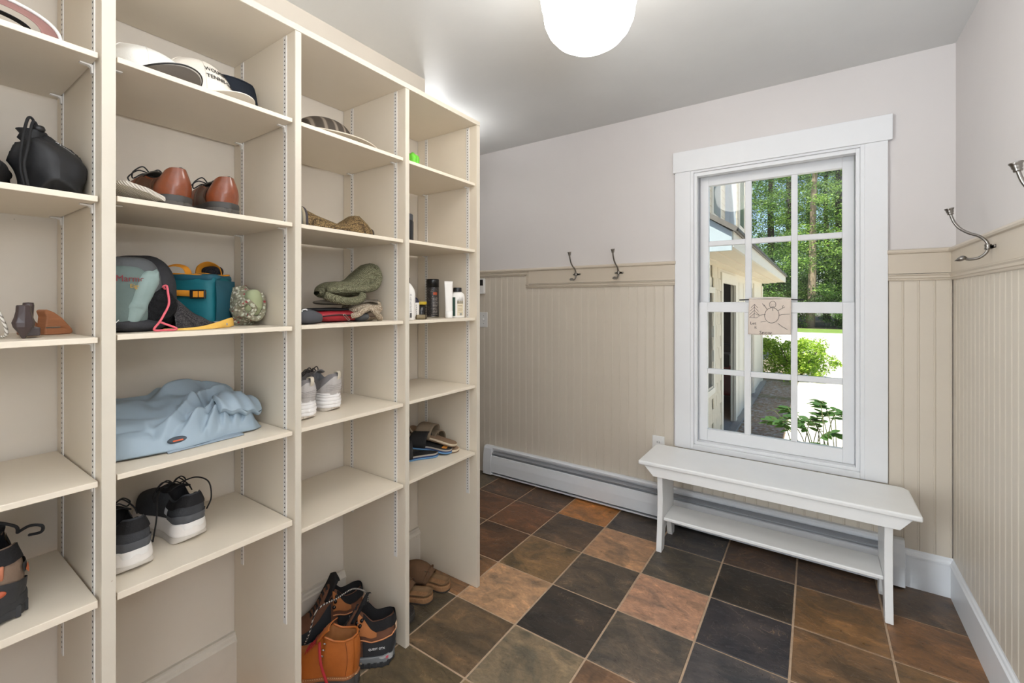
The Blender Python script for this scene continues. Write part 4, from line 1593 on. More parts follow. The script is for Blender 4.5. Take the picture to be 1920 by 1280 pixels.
def bagshape(p):
    x, y, z = p
    k = max(0, (z - .070) / .070)
    y = y * (1 - .62 * k ** 1.6) - .026 * k ** 1.3
    x = x * (1 - .55 * k ** 1.5)
    if z > .118:
        r = 1 + .10 * math.sin(math.atan2(y + .03, x) * 9)
        x, y = x * r, (y + .03) * r - .03
    return (x, y, z)


bag_g = blob(.072, .060, .069, 84, 60, .85, .85, .12, 15, 3, .22, 12, shape=bagshape)
put('bag_body', bag_g, nyl, t, smooth=True)
put('gathered_mouth', G().lathe([(.012, .112), (.022, .122), (.018, .132), (.024, .140), (.010, .1435)], 18, (.006, -.032, 0)), nyl, t, smooth=True)
put('cord_lock', G().lathe([(.0, 0), (.009, .002), (.011, .008), (.009, .014), (.0, .016)], 14, (.020, -.024, .137)), pl_dark, t, smooth=True)
g = G().tube(bez([(.024, -.030, .142), (.030, -.034, .160), (.034, -.042, .157), (.052, -.052, .105), (.060, -.056, .05), (.066, -.050, .004)], 8), .0026, 8)
g.tube(bez([(.024, -.026, .142), (.030, -.030, .154), (.036, -.036, .148), (.062, -.046, .09), (.070, -.052, .05), (.074, -.046, .003)], 8), .0026, 8)
put('draw_cord', g, black_lace, t, smooth=True)
tg = text_g('Some', .016, .0)
ca_, sa_ = math.cos(-.62), math.sin(-.62)
tg.v = cast_on(bag_g, [(0, .024 + ca_ * q[0] - sa_ * q[1], .104 + sa_ * q[0] + ca_ * q[1]) for q in tg.v], (-1, .25, -.35))
put('lettering', tg, white_ink, t)
t = thing('black_cloth_heap', 'heap of folded black cloth with a dark red lining left of the drawstring bag', 'clothes', (-1.405, .125, 1.5285))
put('cloth', blob(.085, .058, .033, 48, 26, .8, .9, .25, 16, 7, .32, 13), black_cloth, t, smooth=True)
put('red_lining', blob(.030, .020, .006, 24, 14, .9, .9, .2, 30, 2).xf(Matrix.Translation((.030, .018, .052)) @ Matrix.Rotation(.5, 4, 'Y')), mat('dark_red_lining', (96, 40, 36), .7, var=.15, vscale=50), t, smooth=True)
t = thing('black_helmet', 'round black helmet shell on the leftmost shelf, cut by the left photo edge', 'helmet', (-1.47, .085, 1.5285))
put('shell', blob(.085, .070, .068, 40, 30, 1, 1, .03, 8, 4), mat('black_shell', (34, 31, 30), .35, var=.05), t, (0, 0, .040), smooth=True)
put('rim', G().tube([(.080 * math.cos(a), .066 * math.sin(a), .012) for a in [2 * PI * k / 36 for k in range(36)]], .011, 8, closed=True), black_cloth, t, smooth=True)


# --- caps
def cap_parts(t, crown_m, brim_m, r=.088, h=.098, brim=.070, under=None, edge=None, slump=0.0, seed=0, stiff=1.0, droop=.022, text=None):
    def dome(u, v):
        ph = 2 * PI * u
        th = v * PI / 2
        rr = r * math.cos(th) ** .75
        z = .006 + h * math.sin(th) ** .92
        p = Vector((rr * math.cos(ph) * 1.10, rr * math.sin(ph), z))
        k = 1 + slump * nz(p, 16, seed)
        z *= 1 - slump * .8 * max(0, nz((p.x, p.y, 0), 9, seed + 4))
        return (p.x * k, p.y * k, z)
    put('crown', G().grid(dome, 44, 14), crown_m, t, smooth=True)
    g = G()
    for k in range(6):
        g.tube([Vector(dome(k / 6 + .083, v / 10 * .98)) * 1.006 for v in range(11)], .0009, 5)
    put('panel_seams', g, crown_m, t)
    put('top_button', G().lathe([(.0, -.002), (.006, -.001), (.005, .003), (.0, .004)], 12, (0, 0, h + .004 - slump * .03)), crown_m, t, smooth=True)

    def br(u, v):
        a = (u - .5) * 2
        ang = a * .98
        r0 = r * 1.02
        x0, y0 = r0 * 1.08 * math.cos(ang), r0 * math.sin(ang)
        ln = brim * (1 - abs(a) ** 2.4 * .92)
        x = x0 + ln * v * (1 - .12 * a * a)
        y = y0 + ln * v * .16 * a
        z = .009 + v * droop * (1 - a * a) * .85 - .005 * a * a
        return (x, y, max(.0035, z))
    put('brim', G().slab(br, 30, 8, .0022), brim_m, t, smooth=False)
    if edge:
        put('brim_edge', G().tube([Vector(br(k / 30, 1)) + Vector((.0005, 0, -.001)) for k in range(31)], .0020, 6), edge, t, smooth=True)
    if under:
        put('brim_lining', G().grid(lambda u, v: Vector(br(.04 + .92 * u, .05 + .9 * v)) - Vector((0, 0, .0030)), 24, 6), under, t, smooth=True)
    sw = G().tube([(r * 1.02 * math.cos(a) * 1.08, r * .99 * math.sin(a), .011) for a in [2 * PI * k / 40 for k in range(40)]], .004, 8, closed=True)
    put('sweatband', sw, crown_m, t, smooth=True)
    if text:
        for txt, size, zz, mm in text:
            tg = text_g(txt, size, .0005)
            out = []
            for q in tg.v:
                u = (q[0] / (r * 1.0)) / (2 * PI)
                zt = zz + q[1]
                v = math.asin(min(1, max(0, (zt / h)) ** (1 / .92))) / (PI / 2)
                p = Vector(dome(u % 1.0, v))
                nrm = Vector((p.x, p.y, .02)).normalized()
                out.append(tuple(p + nrm * (.0022 + q[2])))
            tg.v = out
            put('lettering', tg, mm, t)
    return t


wht = mat('white_cotton', (232, 229, 222), .85, var=.02, vscale=20, bump=.12, bscale=260, spec=.2)
wht2 = mat('off_white_cotton', (230, 222, 210), .85, var=.02, vscale=20, bump=.12, bscale=260, spec=.2)
z1 = 1.8435
t = thing('baseball_cap', 'white cap with dark edged brim at the divider, left one of the two white caps', 'cap', (-1.432, .4060, z1), (0, 0, math.radians(22)))
cap_parts(t, wht, wht, .090, .102, .066, mat('grey_underside', (120, 112, 104), .8), pl_dark, slump=.25, seed=2, droop=.034)
t = thing('baseball_cap', 'off-white cap with black lettering on its front, between the white and the navy cap', 'cap', (-1.455, .5360, z1 + .001), (0, 0, math.radians(24)))
cap_parts(t, wht2, wht2, .094, .128, .074, None, None, slump=.06, seed=5, droop=.020,
          text=[('WOLFEBORO', .0165, .088, pl_dark), ('TENNIS CLUB', .0160, .066, pl_dark)])
t = thing('visor', 'navy blue cap lying with its brim standing up at the right divider', 'cap', (-1.425, .628, z1), (0, 0, math.radians(-8)))
nav = mat('navy_cloth', (36, 40, 48), .85, var=.06, vscale=30, bump=.1, bscale=260, spec=.2)


def nb(u, v):
    a = (u - .5) * 2
    y = a * .070
    top = .122 * (1 - .36 * max(0, (abs(a) - .72) / .28) ** 2.2)
    z = v * top
    return (.012 - .030 * a * a - .012 * v, y, z)


put('brim', G().slab(nb, 28, 12, .003, axis=0), nav, t, smooth=False, bevel=.0008)
put('brim_edge', G().tube([nb(0, k / 8) for k in range(8)] + [nb(k / 24, 1) for k in range(25)] + [nb(1, 1 - k / 8) for k in range(1, 8)], .0026, 6), nav, t, smooth=True)
put('crown', blob(.060, .060, .036, 36, 20, .9, .9, .12, 14, 6).xf(Matrix.Translation((-.095, -.0, 0))), nav, t, smooth=True)
# golf visor in the leftmost cubby
t = thing('visor', 'pink lined sun visor with lettered edge leaning on the leftmost top shelf', 'cap', (-1.325, .150, 1.8375))
pinkl = mat('dusty_pink_lining', (150, 112, 106), .8, var=.06, vscale=20, spec=.2)


def vis(u, v):
    a = PI * (.5 - u) * 1.02
    R_ = .104 - .034 * v
    y = R_ * math.sin(a)
    z = (.063 - .026 * v) * max(0, math.cos(a)) ** .7
    return (.030 * v, y - .012, z)


put('brim', G().slab(vis, 36, 6, .0016, axis=0), pinkl, t, smooth=True)
put('brim_edge', G().tube([Vector(vis(k / 60, 0)) + Vector((.001, 0, .002)) for k in range(61)], .003, 8, flat=(.0030, .0050)), wht, t, smooth=True)
put('head_band', G().tube([(-.004, .064 * math.sin(a) - .014, .030 * max(0, math.cos(a)) ** .7 + .006) for a in [PI * (k / 24 - .5) for k in range(25)]], .002, 6, flat=(.010, .0012)), black_cloth, t, smooth=True)
g = G()
for k, ch in enumerate('WARDEN GOLF COURSE'):
    if ch == ' ':
        continue
    u = .60 + .0195 * k
    p, p2 = Vector(vis(u, 0)), Vector(vis(u + .01, 0))
    ang = math.atan2(p2.z - p.z, p2.y - p.y)
    g.join(text_g(ch, .0078, .0002), Matrix.Translation(p + Vector((.0045, 0, .0016))) @ Matrix.Rotation(ang, 4, 'X') @ Matrix.Rotation(PI / 2, 4, 'Z') @ Matrix.Rotation(PI / 2, 4, 'X'))
put('lettering', g, pl_dark, t)

# --- wide brimmed sun hat (third cubby, top shelf)
t = thing('sun_hat', 'wide beige brimmed sun hat with dark striped crown on the top shelf', 'hat', (-1.4585, .950, 1.8425))
beige_b = mat('beige_straw', (206, 194, 176), .8, var=.04, vscale=40, bump=.15, bscale=260)
m, n, b = new_mat('striped_crown')
tc = n.add('ShaderNodeTexCoord')
w_ = n.add('ShaderNodeTexWave', {'Vector': tc.outputs['Object'], 'Scale': 9.0, 'Distortion': 1.0}, bands_direction='Y')
n.t.links.new(n.ramp(w_.outputs[1], [(.55, lin((64, 55, 46))), (.80, lin((84, 74, 64))), (.93, lin((128, 116, 102)))]), b.inputs['Base Color'])
b.inputs['Roughness'].default_value = .75


def hb(u, v):
    a = 2 * PI * u
    R_ = .085 + .103 * v
    ry = 1.0
    y = R_ * math.sin(a) * (1.0 if math.sin(a) > 0 else .97)
    return (R_ * math.cos(a) * .97, y, .006 + .010 * v * (1 - math.sin(a)) + .003 * math.sin(3 * a) * v)


put('brim', G().slab(hb, 60, 6, .0035), beige_b, t, smooth=False)
put('crown', G().grid(lambda u, v: (.098 * math.cos(2 * PI * u) * math.cos(v * PI / 2) ** .7, .112 * math.sin(2 * PI * u) * math.cos(v * PI / 2) ** .7 - .010, .010 + .100 * math.sin(v * PI / 2) ** .9), 48, 14), m, t, smooth=True)

# --- woven mesh cap (third cubby, second shelf)
t = thing('woven_cap', 'brown woven mesh cap lying folded on the second shelf', 'cap', (-1.345, .8900, 1.5355))
woven = mesh_mat('brown_weave', (150, 124, 84), (62, 48, 32), 210, .8, .7)


def mc(u, v):
    y = -.142 + .282 * u
    zz = lerp(u, [0, .10, .25, .5, .60, .75, .82, .92, 1], [.066, .060, .044, .026, .030, .062, .068, .050, .026])
    a = v * PI
    x = .050 * math.cos(a) * (1 - .25 * abs(2 * u - 1) ** 3) + .010
    return (x, y, max(.001, zz * math.sin(a) ** .55))


put('crown', G().grid(mc, 40, 18), woven, t, smooth=True)
put('bound_edge', G().tube([Vector(mc(1, k / 20)) for k in range(21)], .0035, 8).tube([Vector(mc(.84 + .16 * k / 8, .42)) + Vector((.002, 0, .001)) for k in range(9)], .003, 6), mat('dark_binding', (58, 46, 38), .8), t, smooth=True)
for k, (u0, cm) in enumerate(((.0, (44, 40, 40)), (.028, (112, 110, 106)), (.062, (150, 138, 116)), (.088, (60, 54, 56)))):
    put('band_stripe', G().tube([Vector(mc(u0 + .008, k2 / 16)) for k2 in range(17)], .0055, 8), mat('stripe%d' % k, cm, .8), t, smooth=True)

# --- knit hat pile (third cubby, middle shelf)
knit = mesh_mat('green_knit', (138, 136, 110), (88, 86, 66), 200, .95, 1.2)
knit_b = mesh_mat('beige_knit', (206, 192, 170), (136, 118, 98), 240, .95, .9)
z3 = 1.2305
t = thing('hip_pack', 'red and black zip pouch under the knit hats', 'pouch', (-1.405, .935, z3))
redc = mat('red_nylon', (152, 30, 40), .6, var=.15, vscale=20, bump=.15, bscale=80)
put('body', blob(.070, .100, .021, 48, 24, .7, .7, .10, 14, 3, .06, 9), redc, t, smooth=True)
put('black_panel', blob(.060, .075, .007, 40, 14, .8, .8, .15, 18, 5).xf(Matrix.Translation((-.004, -.02, .036))), black_cloth, t, smooth=True)
put('side_wing', blob(.045, .028, .017, 30, 16, .8, .8, .1, 14, 6).xf(Matrix.Translation((.045, .078, 0))), mat('dark_grey_nylon', (62, 64, 66), .7), t, smooth=True)
g = G().tube(bez([(.068, -.075, .022), (.073, -.02, .026), (.072, .03, .022)], 8), .0022, 6)
put('zip', g, black_lace, t, smooth=True)
put('zip_pull', G().tube([(.075, -.006, .026), (.080, .012, .006), (.080, .019, .008), (.076, .001, .028), (.075, -.006, .026)], .0012, 6), nk, t)
t = thing('black_pouch', 'flat dark grey pouch with white swirl at the divider, left of the red pouch', 'pouch', (-1.345, .7960, z3))
put('body', blob(.062, .0475, .024, 40, 24, .6, .7, .06, 12, 8, shape=lambda p: (p[0], p[1], p[2] * (1 - .32 * max(0, p[1] / .05)))), mat('slate_grey_cloth', (70, 70, 74), .75, var=.06, vscale=20), t, smooth=True)
put('white_swirl', G().tube([(.050 + .004 * math.sin(a), -.026 + .008 * math.cos(a), .043 + .004 * math.sin(a)) for a in [2 * PI * k / 16 for k in range(17)]], .0018, 6), white_ink, t)
t = thing('knit_hat', 'beige knit beanie crumpled on the red pouch, under the grey cap', 'hat', (-1.385, 1.035, z3 + .0005))
put('knit', blob(.055, .070, .038, 60, 34, .8, .85, .22, 20, 11, .20, 15).xf(Matrix.Translation((.0, .014, 0))), knit_b, t, smooth=True)
put('rolled_edge', G().tube(bez([(.05, -.068, .020), (.066, -.052, .026), (.070, -.03, .040), (.066, -.002, .046), (.070, .02, .030), (.062, .045, .010), (.05, .052, .003)], 8), .010, 10), knit_b, t, smooth=True)
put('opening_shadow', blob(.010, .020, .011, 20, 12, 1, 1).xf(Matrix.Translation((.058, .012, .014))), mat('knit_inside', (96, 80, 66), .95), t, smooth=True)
t = thing('grey_cap', 'grey cloth cap squashed between the green and the beige knit hats', 'cap', (-1.415, 1.000, z3 + .058))
gc = mat('taupe_grey_cloth', (112, 104, 92), .85, var=.06, vscale=20, spec=.2)
put('crown', blob(.060, .105, .010, 44, 16, .8, .8, .15, 14, 5).xf(Matrix.Translation((0, -.01, .0))), gc, t, smooth=True)


def gb(u, v):
    a = (u - .5) * 2
    return (.045 + .040 * v * (1 - a * a * .7), .045 + a * .062, .014 - .022 * a * a * v - .004 * v + .006)


put('brim', G().slab(gb, 20, 6, .004), gc, t, smooth=True)
t = thing('knit_hat', 'large olive green knit hat with folded up end on top of the pile', 'hat', (-1.410, .995, z3 + .080))


def gh(u, v):
    """folded knit tube: u along y, v round the section"""
    y = -.112 + .222 * u
    c = lerp(u, [0, .15, .4, .62, .8, .92, 1], [.022, .030, .034, .044, .072, .088, .084])
    hh = lerp(u, [0, .08, .2, .5, .75, .9, 1], [.006, .022, .030, .030, .044, .050, .034])
    w = lerp(u, [0, .1, .3, .7, 1], [.016, .050, .064, .062, .050])
    a = 2 * PI * v
    p = Vector((w * se(math.cos(a), .8), y, c + hh * se(math.sin(a), .8)))
    k = nz(p, 24, 3) * .005
    return (p.x + k, p.y, max(.0, p.z + k))


put('knit', G().grid(gh, 44, 36), knit, t, smooth=True)
put('folded_cuff', G().tube(bez([(.058, -.112, .030), (.066, -.06, .030), (.068, -.02, .034), (.066, .04, .038), (.060, .085, .050), (.046, .112, .085), (.02, .118, .118), (-.01, .112, .128)], 8), lambda u: .0155 - .004 * abs(2 * u - 1), 12), knit, t, smooth=True)
put('cuff_roll', G().tube(bez([(.056, -.118, .012), (.074, -.085, -.002), (.082, -.04, -.008), (.082, .0, -.002), (.074, .02, .014)], 8), .014, 12), knit, t, smooth=True)
put('end_flap', blob(.030, .016, .048, 26, 20, .9, .9, .06, 20, 2).xf(Matrix.Translation((-.005, .118, .030)) @ Matrix.Rotation(.25, 4, 'X')), mesh_mat('dark_green_knit', (92, 92, 64), (44, 46, 30), 230, .95, 1.0), t, smooth=True)

# ------------------------------------------------------------------ bags (second cubby, middle shelf)
z3 = 1.2285
t = thing('backpack', 'grey green and black daypack with red lettering and a mesh side pocket', 'backpack', (-1.468, .3990, z3))
pk_blk = mat('pack_black', (48, 48, 51), .75, var=.08, vscale=20, bump=.2, bscale=200, spec=.25)
pk_gry = mat('pack_charcoal', (84, 86, 88), .75, var=.06, vscale=20, bump=.2, bscale=200, spec=.25)
pk_grn = mat('pack_grey_green', (92, 106, 102), .7, var=.06, vscale=14, bump=.15, bscale=120, spec=.3)
pk_lgt = mat('pack_light_green', (128, 146, 142), .65, var=.08, vscale=16, bump=.15, bscale=80)


def packsh(p):
    x, y, z = p
    k = max(0, (z - .12) / .07)
    return (x - .02 * k, y * (1 - .10 * k), z)


put('body', blob(.112, .074, .097, 56, 44, .62, .62, .06, 12, 3, .04, 9, shape=packsh).xf(Matrix.Translation((-.006, .008, 0))), pk_blk, t, smooth=True)
put('front_pocket', blob(.050, .062, .090, 48, 40, .66, .8, .05, 14, 5, .03, 12).xf(Matrix.Translation((.078, -.024, .002))), pk_gry, t, smooth=True)
put('front_panel', blob(.026, .048, .077, 48, 40, .6, .75, .06, 16, 8, .03, 14).xf(Matrix.Translation((.110, -.044, .004))), pk_grn, t, smooth=True)


def sidep(u, v):
    z = .022 + .118 * v
    y0 = lerp(v, [0, .3, .6, 1], [-.018, .006, .020, -.004])
    w = lerp(v, [0, .3, .6, .85, 1], [.010, .020, .026, .022, .004])
    return (.132 - .016 * u + .003 * math.sin(v * 20), y0 - .016 + w * u + .004 * math.sin(v * 9), z)


put('light_side_panel', blob(.016, .022, .074, 30, 40, .8, .9, .22, 22, 3, .18, 16, flat=False).xf(Matrix.Translation((.126, -.034, .018)) @ Matrix.Rotation(-.26, 4, 'X')), pk_lgt, t, smooth=True)
put('piping', G().tube(bez([(.134, -.072, .016), (.135, -.060, .030)], 6), .0010, 6), white_ink, t, smooth=True)
arch_ = (G().tube(bez([(.10, -.070, .145), (.098, -.052, .176), (.090, -.015, .186), (.085, .022, .176), (.085, .045, .140), (.090, .050, .100)], 8), .010, 10, flat=(.014, .007)))
pmesh = mesh_mat('black_mesh', (34, 34, 36), (12, 12, 14), 420, .8, .6)
put('mesh_pocket', blob(.050, .046, .056, 44, 34, .8, .85, .15, 18, 4, .14, 15).xf(Matrix.Translation((.080, .022, 0))), pmesh, t, smooth=True)
put('bottom_fold', blob(.050, .060, .016, 36, 16, .8, .8, .2, 20, 9, .2, 16).xf(Matrix.Translation((.090, -.018, 0))), pk_blk, t, smooth=True)
pink_c = mat('pink_cord', (218, 96, 108), .7, var=.05)
g = G().tube(bez([(.112, .036, .104), (.118, .030, .110), (.122, .036, .112), (.130, .036, .096), (.142, .034, .066), (.148, .020, .036), (.150, .012, .022), (.150, .002, .004), (.150, .026, .0026), (.150, .046, .003), (.150, .044, .008), (.146, .024, .018), (.146, .012, .024)], 7), .0026, 8)
put('pink_cord', g, pink_c, t, smooth=True)
for txt, size, y0, z0, mm in (('Marmot', .0205, -.036, .126, mat('maroon_print', (120, 36, 44), .7)), ('Eiger', .0135, -.028, .109, mat('gold_print', (186, 146, 60), .7))):
    tg = text_g(txt, size, .0003)
    tg.v = [(.1378 + q[2], y0 + q[0] * .92, z0 + q[1]) for q in tg.v]
    put('lettering', tg, mm, t)

# dark grey mesh pouch lying in front of the cooler
t = thing('mesh_pouch', 'charcoal mesh pouch slumped between the daypack and the teal cooler', 'pouch', (-1.392, .4900, z3))


def mp(u, v):
    y = -.038 + .118 * u
    top = lerp(u, [0, .12, .3, .5, .75, 1], [.052, .078, .060, .036, .022, .012])
    a = PI * v
    return (.040 * math.cos(a) * (1 - .3 * u) - .020 * u * 0 + .012, y, max(.0008, top * math.sin(a) ** .7 + .002 * math.sin(u * 14)))


put('mesh', G().grid(mp, 36, 18), mesh_mat('charcoal_mesh', (84, 80, 80), (36, 34, 36), 330, .8, .6), t, smooth=True)
put('grey_corner', blob(.020, .020, .009, 24, 14, .7, .7).xf(Matrix.Translation((.016, .076, 0))), mat('light_grey_web', (150, 152, 154), .8), t, smooth=True)

# teal cooler bag
t = thing('cooler_bag', 'teal cooler bag with orange straps, piping and black buckle', 'bag', (-1.512, .5600, z3), (0, 0, math.radians(41.5)))
teal = mat('teal_cloth', (18, 98, 108), .6, var=.10, vscale=10, bump=.15, bscale=90, spec=.35)
teal_d = mat('dark_teal_cloth', (32, 82, 98), .6, var=.08, vscale=10, bump=.15, bscale=90, spec=.35)
org = mat('orange_webbing_strap', (222, 146, 46), .75, var=.06, vscale=60, bump=.2, bscale=300, spec=.25)
# local axes: -y face is the long strap face, +x face the short one
a_, b_, hgt = .078, .066, .142
g = G()
rings = []
for k in range(9):
    q = k / 8
    z = hgt * q
    sx = a_ * (1 + .03 * math.sin(PI * q))
    sy = b_ * (1 + .05 * math.sin(PI * q) - .06 * q)
    ring = []
    for j in range(40):
        an = 2 * PI * j / 40
        x, y = sx * se(math.cos(an), .32), sy * se(math.sin(an), .32)
        w = 1 + .03 * nz((x, y, z), 22, 4) + .02 * math.sin(q * 9 + j)* (1 if q > .8 else .3)
        ring.append((x * w, y * w, z))
    rings.append(ring)
g.loft(rings)
put('body', g, teal, t, smooth=True)
put('side_panel', G().grid(lambda u, v: (a_ * 1.045 + .003 * math.sin(v * 3), (u - .5) * 2 * b_ * .84, .004 + (hgt - .012) * v), 10, 10), teal_d, t, smooth=True)
put('lid', blob(a_ * 1.02, b_ * .98, .013, 48, 14, .5, .4, .12, 20, 3).xf(Matrix.Translation((0, 0, hgt - .014))), teal_d, t, smooth=True)
rim = []
for j in range(41):
    an = 2 * PI * j / 40
    rim.append((a_ * .93 * se(math.cos(an), .4), b_ * .9 * se(math.sin(an), .4), hgt + .008 + .004 * math.sin(2 * an)))
put('orange_piping', G().tube(rim, .0034, 8, flat=(.0042, .0022)), org, t, smooth=True)
put('front_strap', G().tube([(-a_ * 1.0, -b_ * 1.08, .098)] + [(-a_ * .9 + a_ * 1.75 * k / 8, -b_ * 1.10 - .002, .100 - .007 * k / 8) for k in range(9)], .003, 8, flat=(.0014, .0085)), org, t, smooth=True)
bk = put('buckle', G().box(a_ * .34, a_ * .86, -b_ * 1.10 - .0075, -b_ * 1.10 - .0015, .081, .106), pl_dark, t, bevel=.0015)
put('strap_end', G().box(a_ * .47, a_ * .62, -b_ * 1.10 - .0095, -b_ * 1.10 - .007, .085, .102).box(a_ * .66, a_ * .81, -b_ * 1.10 - .0095, -b_ * 1.10 - .007, .085, .102), org, bk)
put('side_handle', G().tube(bez([(-.066, -.052, hgt + .006), (-.060, -.050, hgt + .022), (-.03, -.050, hgt + .034), (0.0, -.050, hgt + .026), (.014, -.054, hgt - .002)], 8), .003, 8, flat=(.010, .0014)), org, t, smooth=True)
g = G().tube(bez([(-.005, .045, hgt + .004), (.0, .040, hgt + .030), (.025, .035, hgt + .040), (.052, .030, hgt + .028), (.058, .028, hgt + .004)], 8), .003, 8, flat=(.018, .0016))
put('lid_handle', g, org, t, smooth=True)
put('padded_insert', blob(.030, .018, .018, 26, 16, .9, .9, .2, 30, 3).xf(Matrix.Translation((.027, .036, hgt + .002))), mesh_mat('insert_mesh', (60, 56, 60), (26, 24, 28), 380), t, smooth=True)
put('top_strap', G().tube(bez([(.012, -.048, hgt + .006), (.04, -.040, hgt + .012), (.070, -.015, hgt + .006)], 8), .003, 8, flat=(.009, .0014)), org, t, smooth=True)
inv_ = Matrix.Rotation(-math.radians(41.5), 4, 'Z') @ Matrix.Translation((1.512, -.5600, -z3))
wp_ = [(-1.345, .428, z3 - .007), (-1.316, .452, z3 - .007), (-1.318, .500, z3 - .004), (-1.338, .545, z3 + .004), (-1.372, .592, z3 + .0135), (-1.41, .618, z3 + .0135)]
g = G().tube([inv_ @ Vector(q) for q in bez(wp_, 8)], .003, 8, flat=(.0012, .0125))
g.v = [(v[0], v[1], max(.0004, v[2])) for v in g.v]
put('shoulder_strap', g, mat('yellow_webbing', (224, 178, 84), .75, var=.05, vscale=60, bump=.2, bscale=300), t, smooth=True)

# floral cloth bundle
m, n, b = new_mat('floral_print')
tc = n.add('ShaderNodeTexCoord')
v_ = n.add('ShaderNodeTexVoronoi', {'Vector': tc.outputs['Object'], 'Scale': 130.0, 'Randomness': 1.0})
r_ = n.add('ShaderNodeSeparateColor', {0: v_.outputs['Color']})
c_ = n.ramp(r_.outputs[0], [(0, lin((188, 190, 170))), (.30, lin((150, 150, 128))), (.45, lin((112, 106, 92))), (.62, lin((196, 190, 172))), (.78, lin((150, 60, 66))), (.9, lin((216, 208, 190)))], 'CONSTANT')
c_ = n.mix(n.ramp(v_.outputs['Distance'], [(.35, (0, 0, 0, 1)), (.6, (1, 1, 1, 1))]), c_, lin((132, 126, 106)))
n.t.links.new(c_, b.inputs['Base Color'])
b.inputs['Roughness'].default_value = .9
b.inputs['Specular IOR Level'].default_value = .2
t = thing('floral_cloth', 'crumpled sage green and floral print cloth beside the teal cooler', 'cloth', (-1.470, .6760, z3))
put('print_cloth', blob(.052, .040, .058, 60, 44, .8, .85, .20, 22, 4, .26, 18), m, t, smooth=True)
put('plain_lining', blob(.024, .024, .040, 36, 30, .85, .85, .16, 24, 6, .14, 18).xf(Matrix.Translation((.036, .004, .030)) @ Matrix.Rotation(.25, 4, 'Y')), mat('sage_green', (160, 166, 130), .9, var=.06, vscale=20), t, smooth=True)
put('ruffle', G().tube(bez([(.050, -.034, .060), (.062, -.020, .074), (.064, .0, .052), (.060, -.012, .028), (.058, .012, .020), (.050, .030, .036), (.046, .036, .070), (.038, .030, .098)], 8), .008, 10), m, t, smooth=True)

# ------------------------------------------------------------------ pale blue jacket
jk = mat('pale_blue_nylon', (150, 166, 178), .5, var=.03, vscale=6, spec=.35)
t = thing('jacket', 'crumpled pale blue rain jacket on the shelf above the running shoes', 'jacket', (-1.480, .5110, .9185))
RIDGE = [  # (u0,v0,u1,v1,height,width): folds on the heap, u along y, v from back to front
    (.28, .98, .44, .74, .030, .045), (.44, .74, .66, .52, .030, .045), (.66, .52, .92, .40, .030, .055), (.34, .99, .62, .80, .026, .035),
    (.62, .80, .80, .55, .030, .040), (.80, .55, .99, .55, .026, .045), (.42, .30, .72, .22, .026, .07), (.72, .22, .98, .30, .022, .06),
    (.54, .98, .70, .82, .024, .03), (.70, .98, .78, .70, .026, .026), (.78, .98, .86, .72, .026, .026), (.86, .96, .97, .74, .024, .03),
    (.04, .55, .30, .35, .016, .12), (.02, .92, .26, .97, .018, .06), (.48, .60, .60, .66, .016, .03), (.58, .98, .64, .90, .020, .022)]


def seg_d(u, v, s_):
    ax, ay, bx, by = s_[:4]
    dx, dy = bx - ax, by - ay
    k = max(0, min(1, ((u - ax) * dx + (v - ay) * dy) / (dx * dx + dy * dy)))
    return math.hypot(u - ax - dx * k, v - ay - dy * k), k


def jh(u, v):
    e = min(1, (1 - abs(2 * u - 1)) * 7) ** .5 * min(1, max(0, 1 - v) * 7.0 + .01) ** .5 * min(1, v * 6 + .05) ** .5
    top = pchip(u, [0, .12, .25, .36, .46, .6, .72, .85, 1], [.116, .118, .116, .116, .136, .138, .130, .112, .078])
    sl = 1 - .60 * v ** 1.5
    z = top * sl
    for s_ in RIDGE:
        d, k = seg_d(u, v, s_)
        w_ = s_[5] * (.35 + .65 * math.sin(PI * min(.92, max(.08, k))))
        hh = s_[4] * (.25 + .75 * math.sin(PI * min(1, max(0, k))) ** .6)
        q = math.sqrt(d * d + (.25 * w_) ** 2) / w_
        z += hh * (math.exp(-1.2 * q) * 1.15 - .38 * math.exp(-((q - 2.0) / .8) ** 2))
    w = nz((u * 3, v * 3, 0), 1.5, 2)
    z += .010 * nz((u * 6 + w, v * 5, 0), 1.2, 5)
    return max(.003, z * e)


def jo(u, v):
    front = pchip(u, [0, .15, .3, .45, .6, .75, .9, 1], [.104, .122, .132, .134, .124, .110, .108, .086])
    back = -.150
    lo, hi = -.1875, .186 + .010 * math.sin(v * 4)
    x = back + (front - back) * v + .003 * nz((u * 9, v * 7, 1), 1, 3)
    return (x, lo + (hi - lo) * u)


put('cloth', crumple(150, 110, jo, jh, .002), jk, t, smooth=True)
g = G().slab(lambda u, v: (.085 + .056 * v - .012 * u, -.075 + .185 * u, .003 + .015 * (1 - v) + .004 * math.sin(u * 11) * (1 - v)), 30, 8, .0025)
put('hem', g, mat('grey_blue_lining', (138, 152, 164), .5, var=.04), t, smooth=True)


def slv(u, v):
    """folded sleeve lying over the right end"""
    a = 2 * PI * v
    y = .060 + .128 * u
    w = .030 + .016 * math.sin(PI * u) + .006 * nz((u * 5, v * 4, 0), 1, 4)
    h_ = .020 + .008 * math.sin(PI * u)
    cx, cz = .066 - .020 * u, .088 - .030 * u ** 2
    e = 1 if .02 < u < .98 else .3
    return (cx + w * e * math.cos(a), y, max(.004, cz + h_ * e * math.sin(a) - .30 * (w * e * math.cos(a)) + .004 * math.sin(u * 20 + a)))


